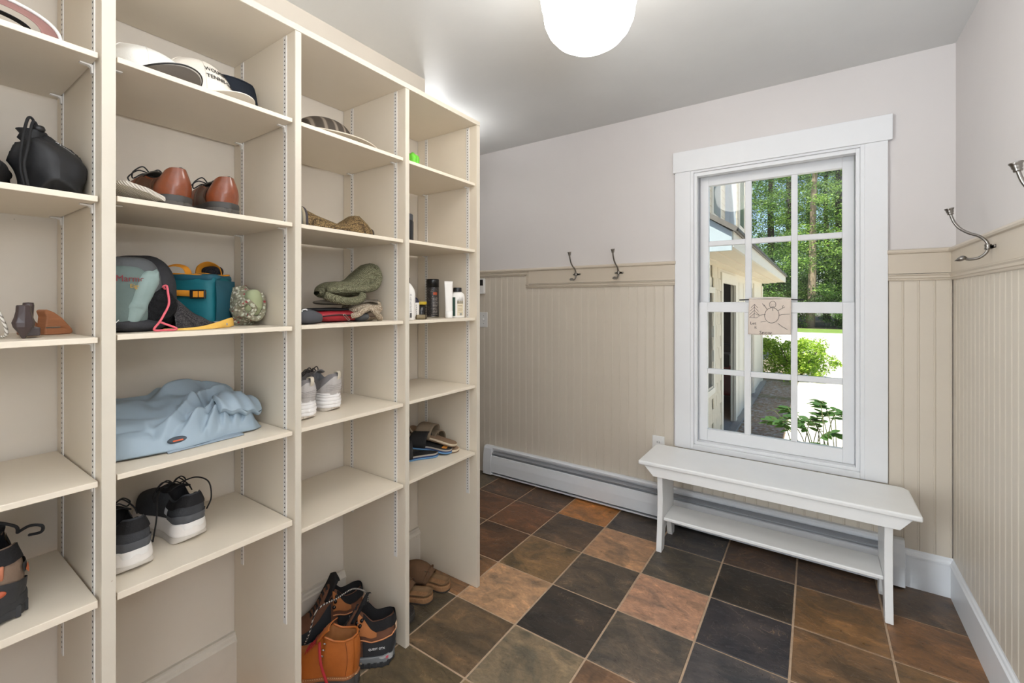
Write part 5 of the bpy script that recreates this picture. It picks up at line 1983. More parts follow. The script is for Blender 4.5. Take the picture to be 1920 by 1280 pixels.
put('right_sleeve', G().grid(slv, 40, 28), jk, t, smooth=True)
put('orange_zip_pull', G().box(.1300, .1345, -.062, -.040, .026, .029), mat('orange_tape', (216, 104, 66), .6), t, bevel=.0005)
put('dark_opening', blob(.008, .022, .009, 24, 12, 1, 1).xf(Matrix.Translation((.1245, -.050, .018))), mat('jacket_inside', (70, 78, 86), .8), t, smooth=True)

# ------------------------------------------------------------------ bottles and tins (right cubby)
z3 = 1.2295
wp = mat('white_bottle_plastic', (232, 228, 222), .35, var=.01)
blk_gl = mat('black_gloss', (30, 29, 30), .25, var=.05)
label_dark = mat('printed_black_label', (46, 42, 42), .4, var=.2, vscale=140, speck=((150, 142, 134), 190, .60))


def lettered(parent, cx, cy, r, z, ang, txt, size, mm, depth=.0002):
    """print on a cylinder, reading round it"""
    tg = text_g(txt, size, depth)
    out = []
    for q in tg.v:
        a = ang + q[0] / r
        out.append((cx + (r + .0004 + q[2]) * math.cos(a), cy + (r + .0004 + q[2]) * math.sin(a), z + q[1]))
    tg.v = out
    put('lettering', tg, mm, parent)


def face_cam(x, y):
    return math.atan2(-y, -x)


x, y = -1.322, 1.2080
t = thing('lotion_bottle', 'white plastic bottle with black cap at the divider, leftmost on the shelf', 'bottle', (x, y, z3))
put('body', G().lathe([(.0, 0), (.032, 0), (.0335, .003), (.0335, .105), (.030, .120), (.020, .136), (.013, .144), (.0, .145)], 28), wp, t, smooth=True)
put('cap', G().lathe([(.0, .144), (.0125, .144), (.0125, .166), (.0, .167)], 20), blk_gl, t, smooth=True)
a = face_cam(x, y) + .5
g = G()
for k in range(11):
    aa = a - .12 + .024 * k
    if k % 3 != 1:
        g.box(-.0001, .0006, -.0003 - .0002 * (k % 2), .0003, .010, .028)
        g.xf(Matrix.Rotation(aa, 4, 'Z') @ Matrix.Translation((.0336, 0, 0)), len(g.v) - 8)
put('barcode', g, blk_gl, t)
g = G()
for k in range(14):
    g.box(-.0001, .0004, -.004 + .0006 * (k % 3), .004 - .0008 * (k % 4), .034 + .005 * k, .036 + .005 * k)
g.xf(Matrix.Rotation(a, 4, 'Z') @ Matrix.Translation((.0336, 0, 0)))
put('small_print', g, mat('grey_print', (150, 146, 142), .6), t)
x, y = -1.392, 1.3150
t = thing('polish_bottle', 'small bottle with dark blue shoulder and white label, second from the left', 'bottle', (x, y, z3))
put('body', G().lathe([(.0, 0), (.019, 0), (.020, .002), (.020, .072), (.015, .084), (.009, .090), (.0, .091)], 22), mat('navy_plastic', (34, 34, 56), .35, var=.05), t, smooth=True)
put('label', G().lathe([(.0203, .010), (.0205, .012), (.0205, .066), (.0203, .068)], 22, cap=False), wp, t, smooth=True)
g = G()
for k in range(6):
    g.tube([(.0208 * math.cos(face_cam(x, y) + .3 + .05 * q), .0208 * math.sin(face_cam(x, y) + .3 + .05 * q), .016 + .008 * k + .003 * math.sin(q + k)) for q in range(5)], .0006, 4)
put('label_marks', g, blk_gl, t)
x, y = -1.455, 1.4130
t = thing('polish_jar', 'dark jar with yellow rimmed lid behind the small bottles', 'jar', (x, y, z3))
put('body', G().lathe([(.0, 0), (.021, 0), (.022, .003), (.022, .058), (.0, .059)], 24), blk_gl, t, smooth=True)
put('lid', G().lathe([(.0, .059), (.0255, .059), (.0265, .062), (.0265, .070), (.0255, .072), (.0, .0725)], 24), mat('yellow_lid', (196, 168, 40), .45, var=.08), t, smooth=True)
t = thing('cork_tube', 'short brown vial lying on its side at the shelf front', 'vial', (-1.3180, 1.2830, z3 + .0098), (0, math.radians(90), math.radians(62)))
put('body', G().lathe([(.0, -.021), (.009, -.021), (.0095, -.019), (.0095, .014), (.0, .0145)], 20), mat('olive_label', (130, 116, 88), .6, var=.15, vscale=60), t, smooth=True)
put('cap', G().lathe([(.0, .0145), (.0092, .0145), (.0092, .021), (.0075, .0215), (.007, .019), (.0, .019)], 20), mat('brown_cap', (82, 70, 50), .5), t, smooth=True)
x, y = -1.490, 1.5240
t = thing('spray_can', 'tall black spray can with printed label and black cap', 'spray can', (x, y, z3))
put('can', G().lathe([(.0, 0), (.028, 0), (.0295, .002), (.0295, .006), (.028, .008), (.0285, .010), (.0285, .140), (.026, .146), (.0, .147)], 32), label_dark, t, smooth=True)
put('cap', G().lathe([(.0, .140), (.0295, .140), (.0295, .174), (.028, .178), (.0, .179)], 32), blk_gl, t, smooth=True)
put('base_ring', G().lathe([(.0290, .0), (.0302, .0012), (.0302, .004), (.0290, .005)], 32, cap=False), nk, t, smooth=True)
fa = face_cam(x, y) + .42
put('orange_band', G().grid(lambda u, v: ((.0289) * math.cos(fa - .35 + .7 * u), .0289 * math.sin(fa - .35 + .7 * u), .104 + .012 * v), 8, 1), mat('orange_print', (196, 88, 52), .5), t)
g = G()
rr = random.Random(5)
for k in range(12):
    z = .012 + .0068 * k
    q = fa - .40
    while q < fa + .40:
        w = rr.uniform(.03, .14)
        g.grid(lambda u, v, q=q, w=w, z=z: (.0290 * math.cos(q + w * u), .0290 * math.sin(q + w * u), z + .0028 * v), 2, 1)
        q += w + rr.uniform(.02, .06)
put('small_print', g, mat('pale_print', (190, 182, 174), .5), t)
t = thing('cream_tube', 'white squeeze tube standing on its cap between the spray can and the right bottle', 'tube', (-1.345, 1.4775, z3), (0, 0, 1.15))
rings = []
for k in range(13):
    q = k / 12
    wx = .017 + .003 * q
    wy = .0145 * (1 - q) ** .75 + .0012
    z = .0 + .163 * q
    rings.append([(wx * math.cos(2 * PI * j / 24), wy * math.sin(2 * PI * j / 24) + .004 * q, z) for j in range(24)])
put('body', G().loft(rings), wp, t, smooth=True)
put('cap', G().lathe([(.0, 0), (.0158, 0), (.0168, .002), (.0172, .030), (.0, .0305)], 24), mat('white_cap', (238, 235, 231), .4), t, smooth=True)
x, y = -1.3400, 1.5290
t = thing('conditioner_bottle', 'white bottle with forest picture label and black cap, rightmost on the shelf', 'bottle', (x, y, z3))
R0 = .0335
put('body', G().lathe([(.0, 0), (.032, 0), (R0, .003), (R0, .092), (.031, .104), (.024, .112), (.016, .116), (.0, .117)], 32), wp, t, smooth=True)
put('cap', G().lathe([(.0, .116), (.0185, .116), (.0190, .118), (.0190, .134), (.018, .1355), (.0, .136)], 24), blk_gl, t, smooth=True)
fa = face_cam(x, y) + .34


def wrapg(a0, a1, z0, z1, r, nn=10):
    return G().grid(lambda u, v: (r * math.cos(fa + a0 + (a1 - a0) * u), r * math.sin(fa + a0 + (a1 - a0) * u), z0 + (z1 - z0) * v), nn, 1)


put('green_side_label', wrapg(-1.25, -.62, .008, .092, R0 + .0004), mat('forest_green_label', (36, 66, 54), .5, var=.1, vscale=80), t)
put('cream_label', wrapg(-.38, .52, .010, .076, R0 + .0004), mat('cream_label', (216, 204, 176), .55, var=.03, vscale=60), t)
g = G()
for k, (a0, hh) in enumerate(((-.34, .016), (-.24, .022), (-.14, .018), (-.03, .026), (.09, .020), (.2, .024), (.32, .030), (.44, .022))):
    for lv in range(3):
        w = .055 * (1 - lv * .25)
        zb = .064 + hh * lv / 3
        i = len(g.v)
        for (da, dz) in ((-w, 0), (w, 0), (0, hh * .5)):
            g.v.append(((R0 + .0008) * math.cos(fa + a0 + da), (R0 + .0008) * math.sin(fa + a0 + da), zb + dz))
        g.f.append((i, i + 1, i + 2))
put('printed_trees', g, mat('tree_print', (72, 66, 52), .6), t)
g = G()
for k in range(6):
    g.join(wrapg(-.26, .36 - .06 * (k % 2), .024 + .006 * k, .0255 + .006 * k, R0 + .0009, 6))
put('small_print', g, mat('brown_print', (150, 124, 92), .6), t)
g = wrapg(-.05, .30, .011, .021, R0 + .0009, 6)
put('small_box', g, mat('grey_box_print', (150, 148, 138), .6), t)
t = thing('black_tin', 'tall black tin half hidden behind the divider on the second shelf', 'tin', (-1.345, 1.2230, 1.5385))
put('body', G().lathe([(.0, 0), (.031, 0), (.032, .003), (.032, .080), (.030, .084), (.0, .085)], 28), blk_gl, t, smooth=True)
put('cap', G().lathe([(.0, .084), (.0295, .084), (.0300, .087), (.0300, .107), (.028, .110), (.0, .111)], 28), mat('charcoal_cap', (62, 62, 66), .4), t, smooth=True)
t = thing('small_disc', 'tiny dark disc lying near the back of the second shelf', 'lid', (-1.50, 1.4760, 1.5385))
put('disc', G().lathe([(.0, 0), (.012, 0), (.012, .005), (.0, .0055)], 18), blk_gl, t, smooth=True)
t = thing('green_cloth', 'bright lime green folded cloth peeking over the top right shelf', 'cloth', (-1.390, 1.2860, 1.8405))
lime = mat('lime_green', (110, 200, 60), .6, var=.12, vscale=20)
put('fold', blob(.045, .020, .036, 30, 24, .8, .9, .15, 26, 3, .2, 22).xf(Matrix.Translation((0, -.012, 0))), lime, t, smooth=True)
put('fold', blob(.040, .020, .038, 30, 24, .8, .9, .15, 26, 6, .2, 22).xf(Matrix.Translation((.004, .012, 0))), lime, t, smooth=True)

# ------------------------------------------------------------------ shoe trees and rope (leftmost cubby, middle shelf)
z3 = 1.2245
w_dk = mat('dark_varnished_wood', (66, 54, 54), .25, var=.1, vscale=12, stretch=(1, 6, 1))
w_tan = mat('cedar_wood', (160, 104, 68), .55, var=.12, vscale=30, stretch=(1, 1, 8), bump=.1, bscale=120)
t = thing('shoe_tree', 'dark varnished wooden heel block of a shoe tree, pointing at the shelf front', 'shoe tree', (-1.352, .1915, z3))
rings = []
for k, (z, w, d) in enumerate(((.0, .0025, .003), (.010, .007, .006), (.024, .0155, .011), (.033, .0175, .012), (.044, .0140, .0115), (.056, .0118, .011), (.067, .0112, .0105), (.069, .0100, .0095))):
    rings.append([(d * math.cos(a) * (1.1 if math.cos(a) > 0 else 1.2), w * math.sin(a), z) for a in [PI * 2 * j / 8 + PI / 8 * 0 for j in range(8)]])
put('heel_block', G().loft(rings), w_dk, t, bevel=.0015)
put('side_knob', G().lathe([(.0, .03), (.007, .03), (.008, .05), (.009, .068), (.008, .074), (.0, .075)], 18, (-.030, .011, 0)), w_dk, t, smooth=True)
put('foot_strip', G().prism([(-.075, .006), (-.012, .004), (-.010, .026), (-.075, .030)], .004, .022), w_dk, t, bevel=.002)
put('hinge', G().box(-.088, -.020, .012, .018, .016, .019).lathe([(.0, 0), (.005, 0), (.005, .004), (.0, .004)], 12, (-.06, .02, .02)), nk, t)
t = thing('shoe_tree', 'tan cedar wood forepart of a shoe tree with a metal slot', 'shoe tree', (-1.475, .2580, z3), (0, 0, math.radians(18)))
pr = [(-.026, 0), (.024, 0), (.028, .005), (.025, .013), (.007, .038), (-.008, .052), (-.022, .059), (-.026, .055), (-.022, .042)]
put('forepart', G().prism([(q[0], q[1]) for q in pr], -.016, .016, 'x'), w_tan, t, bevel=.004, seg=3)
put('metal_slot', G().box(.0158, .0172, -.024, .002, .0150, .0185), nk, t)
t = thing('shoe_tree', 'reddish wooden shoe tree lying behind the dark heel block', 'shoe tree', (-1.505, .2190, z3), (0, 0, math.radians(12)))
put('forepart', G().prism([(-.012, 0), (.020, 0), (.022, .010), (.006, .034), (-.001, .066), (-.006, .068), (-.012, .066)], -.018, .018, 'x'), mat('reddish_wood', (132, 76, 46), .5, var=.12, vscale=30), t, bevel=.003)
put('brass_plate', G().box(.0180, .0192, -.010, -.003, .048, .062), nk, t)
m, n, b = new_mat('white_rope')
tc = n.add('ShaderNodeTexCoord')
w_ = n.add('ShaderNodeTexWave', {'Vector': tc.outputs['Object'], 'Scale': 70.0, 'Distortion': .4}, bands_direction='DIAGONAL')
n.t.links.new(n.ramp(w_.outputs[1], [(.2, lin((150, 140, 128))), (.5, lin((232, 226, 216)))]), b.inputs['Base Color'])
b.inputs['Roughness'].default_value = .9
o = put('rope', G().tube(bez([(0, -.10, .0030), (0, -.06, .060), (0, -.028, .080), (0, -.012, .066), (0, .001, .030), (0, .003, .006), (-.02, -.01, .0030), (-.03, -.05, .0030)], 10), .0028, 8), m, None, (-1.385, .1680, z3 + .0002), smooth=True)
tag(o, 'white braided rope loop standing at the left photo edge', 'rope')

# ------------------------------------------------------------------ outdoors
ZG = -.62
rg = random.Random(11)
drive = mat('pale_driveway', (206, 200, 190), .9, var=.05, vscale=3, bump=.3, bscale=60, speck=((150, 140, 128), 40, .72))
m, n, b = new_mat('gravel_ground')
tc = n.add('ShaderNodeTexCoord')
v_ = n.add('ShaderNodeTexVoronoi', {'Vector': tc.outputs['Object'], 'Scale': 26.0})
sc_ = n.add('ShaderNodeSeparateColor', {0: v_.outputs['Color']})
gcol = n.ramp(sc_.outputs[0], [(0, lin((132, 108, 86))), (.45, lin((152, 134, 114))), (.7, lin((166, 162, 158))), (1, lin((128, 116, 88)))])
nn_ = n.add('ShaderNodeTexNoise', {'Vector': tc.outputs['Object'], 'Scale': 1.3, 'Detail': 4.0})
gcol = n.mix(n.ramp(nn_.outputs[0], [(.58, (0, 0, 0, 1)), (.70, (.8, .8, .8, 1))]), gcol, lin((104, 108, 60)))
n.t.links.new(gcol, b.inputs['Base Color'])
b.inputs['Roughness'].default_value = .95
n.t.links.new(n.add('ShaderNodeBump', {'Strength': .7, 'Distance': .02, 'Height': v_.outputs['Distance']}).outputs[0], b.inputs['Normal'])
put('ground', G().box(-40, 40, YB + .2, 75, ZG - .3, ZG), m, kind='structure')
put('driveway', G().prism([(-.36, 3.0), (-.34, 9.5), (-.30, 13.5), (.10, 16.0), (-1.6, 20), (-6, 27), (-9, 33.5), (14, 33.5), (14, 3.0)], ZG - .02, ZG + .012), drive, kind='structure')
grass = mat('grass_verge', (110, 136, 58), .95, var=.25, vscale=2.0, bump=.5, bscale=60)
put('grass_verge', G().prism([(-20, 33.5), (20, 33.5), (20, 38), (-20, 38)], ZG - .02, ZG + .03), grass, kind='structure')
put('forest_floor', G().prism([(-40, 38), (40, 38), (40, 74), (-40, 74)], ZG - .02, ZG + .02), mat('leaf_litter', (70, 62, 42), .95, var=.3, vscale=1.0), kind='structure')

# --- garage wing of the house, left of the view
shingle_m = mat('cream_shingle', (214, 204, 184), .8, var=.06, vscale=6, bump=.1, bscale=60)
shingle_b = mat('grey_blue_shingle', (176, 186, 196), .8, var=.06, vscale=6)
trim_c = mat('cream_trim', (226, 220, 206), .6, var=.02)
soff = mat('soffit_paint', (224, 212, 190), .7, var=.02)
darkin = mat('garage_interior', (64, 58, 52), .9, var=.15, vscale=3)
conc = mat('concrete_apron', (150, 148, 142), .85, var=.06, vscale=5)
ga = thing('garage_wing', 'cream shingled garage wing with an open doorway left of the window view', 'building', (-1.05, 4.2, ZG))
WT = 2.40   # wall height above ground


def wallbox(g, y0, y1, z0, z1, th=.05):
    return g.box(-th, 0, y0 - 4.2, y1 - 4.2, z0, z1)


g = G()
wallbox(g, 4.2, 5.30, 0, WT)
wallbox(g, 5.95, 6.60, 0, WT)
wallbox(g, 5.30, 5.95, 0, .86)
wallbox(g, 5.30, 5.95, 2.05, WT)
wallbox(g, 6.60, 7.80, 2.20, WT)
wallbox(g, 7.80, 9.95, 0, WT)
wallbox(g, 9.95, 10.35, 2.20, WT)
wallbox(g, 10.35, 12.3, 0, WT)
put('wall', g, trim_c, ga)
g = G()
g.box(-4.2, -.16, 8.05, 8.10, 0, WT).box(-4.2, -.16, -.05, 0, 0, WT).box(-4.25, -4.2, -.05, 8.1, 0, WT).box(-4.2, .0, -.05, 8.1, WT, WT + .04)
put('interior_walls', g, darkin, ga)
put('floor_slab', G().box(-4.2, .02, 0, 8.1, -.1, .03), conc, ga)
put('apron', G().box(.0, .10, 1.7, 8.0, -.1, .04), conc, ga)
shm = G().box(0, .014, -.085, .085, 0, .152).mesh('shingle')
shm.materials.append(shingle_m)
for (y0, y1, za, zb) in ((4.25, 5.30, .0, 2.35), (5.95, 6.52, .0, 2.35), (5.30, 5.95, .0, .82)):
    z = za
    row = 0
    while z < zb:
        y = y0 + .09 - (.08 if row % 2 else 0)
        while y < y1 - .04:
            if y - .085 >= y0 - .1:
                put('shingle', shm, None, ga, (.010 + rg.uniform(0, .003), y - 4.2, z + rg.uniform(-.006, .006)), (0, math.radians(-2.2), 0))
            y += .176
        z += .148
        row += 1
wf = put('garage_window', G().box(.0, .03, 1.06, 1.13, .87, 2.03).box(.0, .03, 1.72, 1.79, .87, 2.03).box(.0, .034, 1.06, 1.79, .80, .87).box(.0, .034, 1.06, 1.79, 2.03, 2.10), trim_c, ga)
put('pane', G().box(-.05, -.045, 1.13, 1.72, .87, 2.03), glass_mat('dark_pane', (.25, .26, .26, 1), 1.0), wf)
g = G().box(.0, .03, 2.30, 2.42, 0, 2.18).box(.0, .03, 3.58, 3.72, 0, 2.18).box(.0, .034, 2.28, 3.74, 2.18, 2.32)
put('door_casing', g, trim_c, ga)
g = G()
for k in range(7):
    g.box(.0, .012 + .006 * (k % 2), 3.74 + .285 * k, 3.74 + .285 * k + .275, 0, 2.24)
put('panel_board', g, trim_c, ga)
put('corner_board', G().box(.0, .025, 6.20, 6.40, 0, 2.3).box(.0, .025, 7.86, 8.10, 0, 2.3), trim_c, ga)
put('track', G().tube([(-.35, 2.6 + .75 * math.cos(a), 1.45 + .75 * math.sin(a)) for a in [PI / 2 * k / 10 for k in range(11)]], .025, 6).tube([(-.35, 3.35, 0), (-.35, 3.35, 1.45)], .03, 6), mat('track_metal', (120, 118, 112), .5, metal=.4), ga, smooth=True)
# eave: fascia, soffit boards and roof
g = G()
for k in range(3):
    g.box(.0 + .15 * k, .145 + .15 * k, .0, 8.35, WT - .03 + .012 * k, WT - .01 + .012 * k)
put('soffit_board', g, soff, ga)
put('fascia', G().box(.45, .48, .0, 8.35, WT - .01, WT + .13), trim_c, ga)
put('drip_edge', G().box(.47, .52, -.02, 8.38, WT + .125, WT + .150), mat('dark_drip_edge', (70, 66, 60), .6), ga)
put('eave_end', G().prism([(-.2, WT - .04), (.47, WT - .04), (.47, WT + .12), (-.2, WT + .58)], -.03, .0, 'y'), mat('pale_blue_trim', (186, 200, 206), .7), ga)
put('roof', G().prism([(.52, WT + .150), (.50, WT + .115), (-2.2, WT + 1.85), (-2.2, WT + 1.92)], -.06, 8.38, 'y'), mat('grey_roofing', (120, 116, 110), .9, var=.15, vscale=20), ga)
put('lantern', G().lathe([(.0, 0), (.07, .0), (.08, .02), (.06, .20), (.10, .22), (.02, .30), (.0, .31)], 10, (.14, 6.06, 1.62)), mat('dark_bronze', (56, 50, 44), .5), ga)
# upper storey behind the roof
up_ = thing('upper_storey', 'grey blue shingled upper storey with dark windows above the garage roof', 'building', (-1.83, 14.0, 2.4))
put('wall', G().box(-4.0, -.3, -8.0, 0, -.4, 5.0).box(-4.0, 0, 0, 3.0, -.4, 5.0), trim_c, up_)
shb = G().box(-.072, .072, -.014, 0, 0, .19).mesh('shingle')
shb.materials.append(shingle_b)
for r_ in range(22):
    for c_ in range(2):
        put('shingle', shb, None, up_, (-.228 + .150 * c_ + (.0 if r_ % 2 else -.012), -.006, -.2 + .185 * r_), (math.radians(2), 0, 0))
g = G()
for r_ in range(22):
    g.box(-.3, -.286, -2.9, .0, -.2 + .185 * r_, -.03 + .185 * r_).box(-.0, .014, .02, 3.0, -.2 + .185 * r_, -.03 + .185 * r_)
put('clapboard', g, shingle_m, up_, kind='stuff')
dkp = mat('dark_window', (66, 66, 66), .2)
for (x0, y0, y1) in ((-.29, -1.9, -.95), (.012, .45, 1.25)):
    w = put('window', G().box(x0, x0 + .03, y0 - .14, y1 + .14, 1.0, 4.2), trim_c, up_)
    put('pane', G().box(x0 + .03, x0 + .036, y0, y1, 1.14, 4.1), dkp, w)
rm = thing('snow_blower', 'red and black machine parked inside the dark garage doorway', 'machine', (-1.56, 9.7, ZG + .03))
put('housing', G().prism([(-.35, .10), (.35, .10), (.42, .30), (.30, .62), (-.2, .66), (-.35, .45)], -.30, .30, 'x'), mat('machine_red', (190, 44, 40), .4), rm, bevel=.02)
put('engine', G().box(-.2, .2, -.25, .15, .62, .88), pl_dark, rm, bevel=.03)
for s_ in (-1, 1):
    put('wheel', G().lathe([(.0, -.05), (.2, -.05), (.2, .05), (.0, .05)], 20).xf(Matrix.Translation((s_ * .36, .05, .2)) @ Matrix.Rotation(PI / 2, 4, 'Y')), blackrub, rm)
put('handle', G().tube(bez([(-.25, .2, .6), (-.25, .6, .95), (.25, .6, .95), (.25, .2, .6)], 6), .02, 6), pl_dark, rm)


# --- foliage
def leaf_mat(name, stops):
    m = bpy.data.materials.new(name)
    m.use_nodes = True
    n = N(m)
    m.node_tree.nodes.clear()
    ge = n.add('ShaderNodeNewGeometry')
    col = n.ramp(ge.outputs['Random Per Island'], stops)
    d = n.add('ShaderNodeBsdfDiffuse', {'Color': col})
    tr = n.add('ShaderNodeBsdfTranslucent', {'Color': n.mix(1.0, col, (1.5, 1.6, .8, 1), 'MULTIPLY')})
    gl = n.add('ShaderNodeBsdfGlossy', {'Roughness': .45, 'Color': (.5, .5, .5, 1)})
    m1 = n.add('ShaderNodeMixShader', {0: .42, 1: d.outputs[0], 2: tr.outputs[0]})
    m2 = n.add('ShaderNodeMixShader', {0: .06, 1: m1.outputs[0], 2: gl.outputs[0]})
    out = n.add('ShaderNodeOutputMaterial')
    m.node_tree.links.new(m2.outputs[0], out.inputs[0])
    return m


leaf_g = leaf_mat('tree_leaves', [(0, lin((70, 96, 50))), (.5, lin((116, 150, 76))), (1, lin((178, 202, 122)))])
leaf_d = leaf_mat('deep_leaves', [(0, lin((50, 76, 42))), (.6, lin((86, 122, 64))), (1, lin((142, 172, 100)))])
leaf_y = leaf_mat('bush_leaves', [(0, lin((104, 140, 44))), (.5, lin((152, 182, 66))), (1, lin((196, 212, 104)))])
leaf_s = leaf_mat('shrub_leaves', [(0, lin((52, 84, 48))), (.6, lin((74, 108, 60))), (1, lin((96, 130, 72)))])
bark = mat('bark', (150, 132, 112), .95, var=.2, vscale=3, stretch=(1, 1, .3), bump=.6, bscale=12)
bark_d = mat('dark_bark', (66, 56, 48), .95, var=.2, vscale=3, stretch=(1, 1, .3), bump=.6, bscale=12)


def leaf_cloud(seed, clusters, per, size, spread, flatten=.6):
    """leaf sprays: clusters = list of centres with radius"""
    r = np.random.default_rng(seed)
    V, F = [], []
    for (cx, cy, cz, cr) in clusters:
        for _ in range(per):
            d = r.normal(size=3)
            d /= np.linalg.norm(d) + 1e-9
            q = cr * r.random() ** .45
            c = np.array((cx, cy, cz)) + d * q * np.array((1, 1, flatten))
            a = r.normal(size=3)
            a[2] *= .5
            a /= np.linalg.norm(a)
            b_ = np.cross(a, r.normal(size=3) * .6 + np.array((0, 0, 1.2)))
            b_ /= np.linalg.norm(b_) + 1e-9
            sz = size * r.uniform(.6, 1.3)
            i = len(V)
            V += [tuple(c - a * sz * .5), tuple(c + b_ * sz * .28), tuple(c + a * sz * .5), tuple(c - b_ * sz * .28)]
            F.append((i, i + 1, i + 2, i + 3))
    g = G()
    g.v, g.f = V, F
    return g


def crown_clusters(seed, n, rad, z0, z1, cr):
    r = random.Random(seed)
    out = []
    for _ in range(n):
        a, q = r.uniform(0, 2 * PI), rad * r.random() ** .5
        out.append((q * math.cos(a), q * math.sin(a), r.uniform(z0, z1), cr * r.uniform(.6, 1.2)))
    return out


crownA = leaf_cloud(1, crown_clusters(1, 105, 3.2, 1.4, 15, .95), 130, .17, 1).mesh('foliage')
crownA.materials.append(leaf_g)
crownB = leaf_cloud(2, crown_clusters(2, 100, 3.4, 2.5, 16, 1.0), 120, .18, 1).mesh('foliage')
crownB.materials.append(leaf_d)
crownC = leaf_cloud(3, crown_clusters(3, 44, 2.2, .3, 4.2, .85), 130, .15, 1).mesh('foliage')
crownC.materials.append(leaf_d)
crownD = leaf_cloud(4, crown_clusters(4, 66, 2.6, 1.0, 8.0, .85), 130, .16, 1).mesh('foliage')
crownD.materials.append(leaf_g)


def tree(label, x, y, r, h, crown, bm, lean=0.0, sz=1.0, group='trees behind the driveway', cat='tree', name='tree', rz=0.0):
    t = thing(name, label, cat, (x, y, ZG), (0, 0, 0), group)
    if r:
        g = G().tube([(lean * q * q * 2 + .08 * math.sin(q * 7), .06 * math.sin(q * 5), h * q - .1) for q in [k / 14 for k in range(15)]], lambda u: r * (1.15 - .75 * u), 10)
        put('trunk', g, bm, t, smooth=True)
    o = put('foliage', crown, None, t, (0, 0, 0), (0, 0, rz))
    o.scale = (sz, sz, sz)
    return t


tr_ = [(-.25, 40.0, .27, 17, crownA, bark, .4, 'tall tree with the pale bare trunk in the middle of the right panes'),
       (-4.6, 39.5, .34, 17, crownB, bark_d, 0, 'dark trunked tree beside the roof edge of the upper storey'),
       (-3.1, 43.0, .30, 18, crownA, bark_d, .2, 'dark trunked tree right of the one beside the roof edge'),
       (1.7, 44.0, .36, 17, crownB, bark_d, 0, 'dark trunked tree at the right edge of the right panes'),
       (-1.6, 47.0, .30, 18, crownD, bark_d, -.2, 'tree with light green leaves between the dark trunks'),
       (3.6, 41.0, .3, 17, crownA, bark, 0, 'tree right of the window view behind the right sash stile'),
       (-7.2, 44.0, .3, 17, crownB, bark_d, 0, 'tree left of the view behind the upper storey')]
for k, (x, y, r, h, cr, bm, ln, lb) in enumerate(tr_):
    tree(lb, x, y, r, h, cr, bm, ln, 1.0, rz=k * 1.3)
FT_L = ['forest tree behind the dark trunks left of the pale trunk', 'forest tree behind the light green tree in the middle panes', 'forest tree behind the pale bare trunk',
        'forest tree behind the dark trunk at the right edge', 'forest tree behind the upper storey roof', 'farthest forest tree seen between the middle trunks', 'farthest forest tree seen at the right']
for k, (x, y) in enumerate(((-5.5, 52), (-2.2, 54), (1.0, 53), (4.2, 52), (-8.5, 50), (-.5, 60), (3.0, 60))):
    tree(FT_L[k], x, y, .3, 18, crownB if k % 2 else crownA, bark_d, 0, 1.25, 'forest trees behind the front row', rz=k * 2.1)
UB_L = ['left of the dark trunks by the roof edge', 'between the two dark trunks', 'left of the pale trunk', 'right of the pale trunk', 'at the right edge of the lower panes',
        'farthest left behind the garage', 'behind the pale trunk', 'behind the right pane trunks, tall', 'behind the dark trunks, tall', 'beyond the right window stile']
for k, (x, y, sz) in enumerate(((-5.2, 38.5, .55), (-3.4, 39.5, .7), (-1.7, 38.8, .6), (.9, 39.4, .7), (2.6, 38.8, .65), (-7, 39.5, .8), (-.6, 42, 1.1), (2.2, 43, 1.2), (-3, 44, 1.2), (4.4, 40, .9))):
    tree('undergrowth bush %s' % UB_L[k], x, y, 0, 0, crownC, None, 0, sz, 'undergrowth at the edge of the forest', 'bush', 'undergrowth_bush', rz=k * .9)

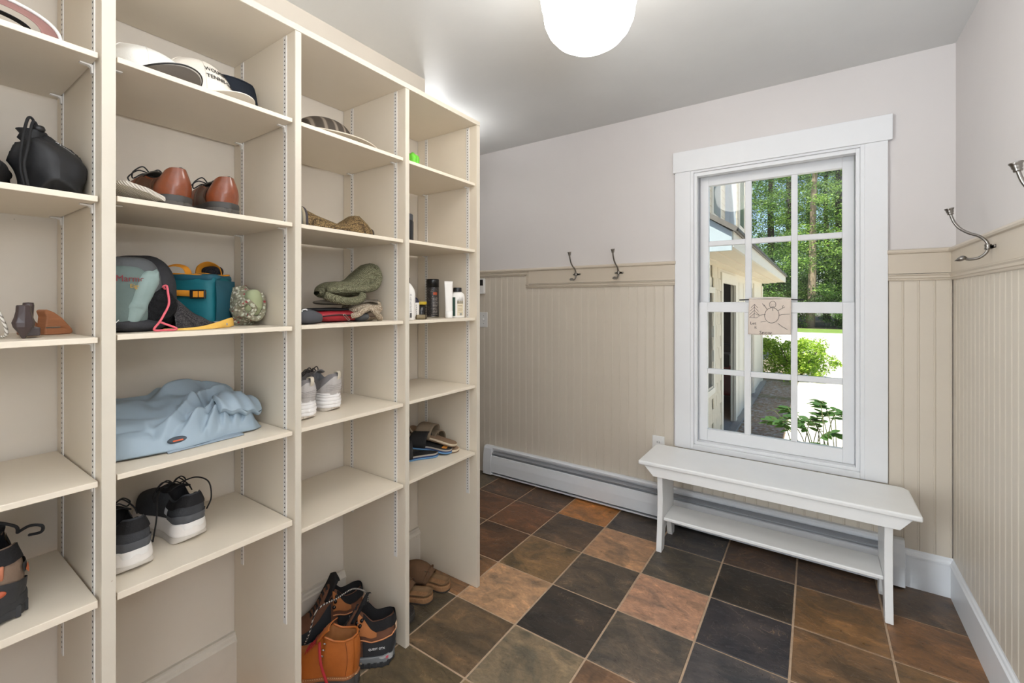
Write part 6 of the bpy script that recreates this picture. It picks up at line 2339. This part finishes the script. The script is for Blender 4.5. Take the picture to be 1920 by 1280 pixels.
# yellow-green bush at the garage corner
t = thing('garden_bush', 'sunlit yellow green bush at the corner of the garage', 'bush', (-.38, 13.1, ZG))
put('foliage', leaf_cloud(8, [(q[0] * 1.1 - .12, q[1], q[2], q[3]) for q in crown_clusters(8, 90, .66, .14, .92, .22)] + [(.62, -.1, .35, .2), (.72, -.1, .55, .16), (.80, -.1, .45, .13), (.5, 0, .75, .15)], 130, .066, 1, .8), leaf_y, t)
g = G()
for k in range(9):
    a = k * .7
    g.tube(bez([(.05 * math.cos(a), .05 * math.sin(a), 0), (.3 * math.cos(a), .3 * math.sin(a), .4), (.6 * math.cos(a), .5 * math.sin(a), .8)], 4), .012, 5)
put('stems', g, bark_d, t)

# leafy plant close to the window
t = thing('window_shrub', 'green shrub with rounded leaves on arching stems close below the window', 'shrub', (.02, 4.95, ZG))
lm = G()
pts = []
for k in range(9):
    u = k / 8
    w = .5 * math.sin(PI * u ** .8) ** .8
    pts.append((u, w))
ring = [(u, w) for u, w in pts] + [(u, -w) for u, w in pts[-2:0:-1]]
i0 = len(lm.v)
lm.v = [(p[0] * .090, p[1] * .052, .006 * math.sin(p[0] * PI) - .10 * p[1] * p[1] * .04) for p in ring]
lm.f = [tuple(range(len(ring)))]
leafme = lm.mesh('leaf')
leafme.materials.append(leaf_s)
stems = []
for k in range(28):
    a = rg.uniform(-.4, PI + .4) if k % 3 else rg.uniform(PI, 2 * PI)
    ln = rg.uniform(.22, .42)
    bx, by = rg.uniform(-.20, .24), rg.uniform(-.12, .12)
    hh = rg.uniform(.70, .94) + .35 * bx
    stems.append(bez([(bx, by, 0), (bx + math.cos(a) * ln * .35, by + math.sin(a) * ln * .25, hh * .75), (bx + math.cos(a) * ln * .75, by + math.sin(a) * ln * .5, hh), (bx + math.cos(a) * ln * 1.1, by + math.sin(a) * ln * .75, hh * .98)], 8))
g = G()
for s_ in stems:
    g.tube(s_, .0035, 5)
put('stems', g, mat('green_stem', (84, 92, 52), .8), t)
cnt = 0
for s_ in stems:
    for q in range(13, len(s_), 2):
        for sd in (-1, 1):
            if cnt >= 298:
                break
            p = s_[q]
            d = (s_[min(q + 1, len(s_) - 1)] - s_[q - 1])
            az = math.atan2(d.y, d.x) + sd * rg.uniform(.6, 1.1)
            put('leaf', leafme, None, t, p, (rg.uniform(-.4, .4), rg.uniform(-.25, .35), az))
            cnt += 1
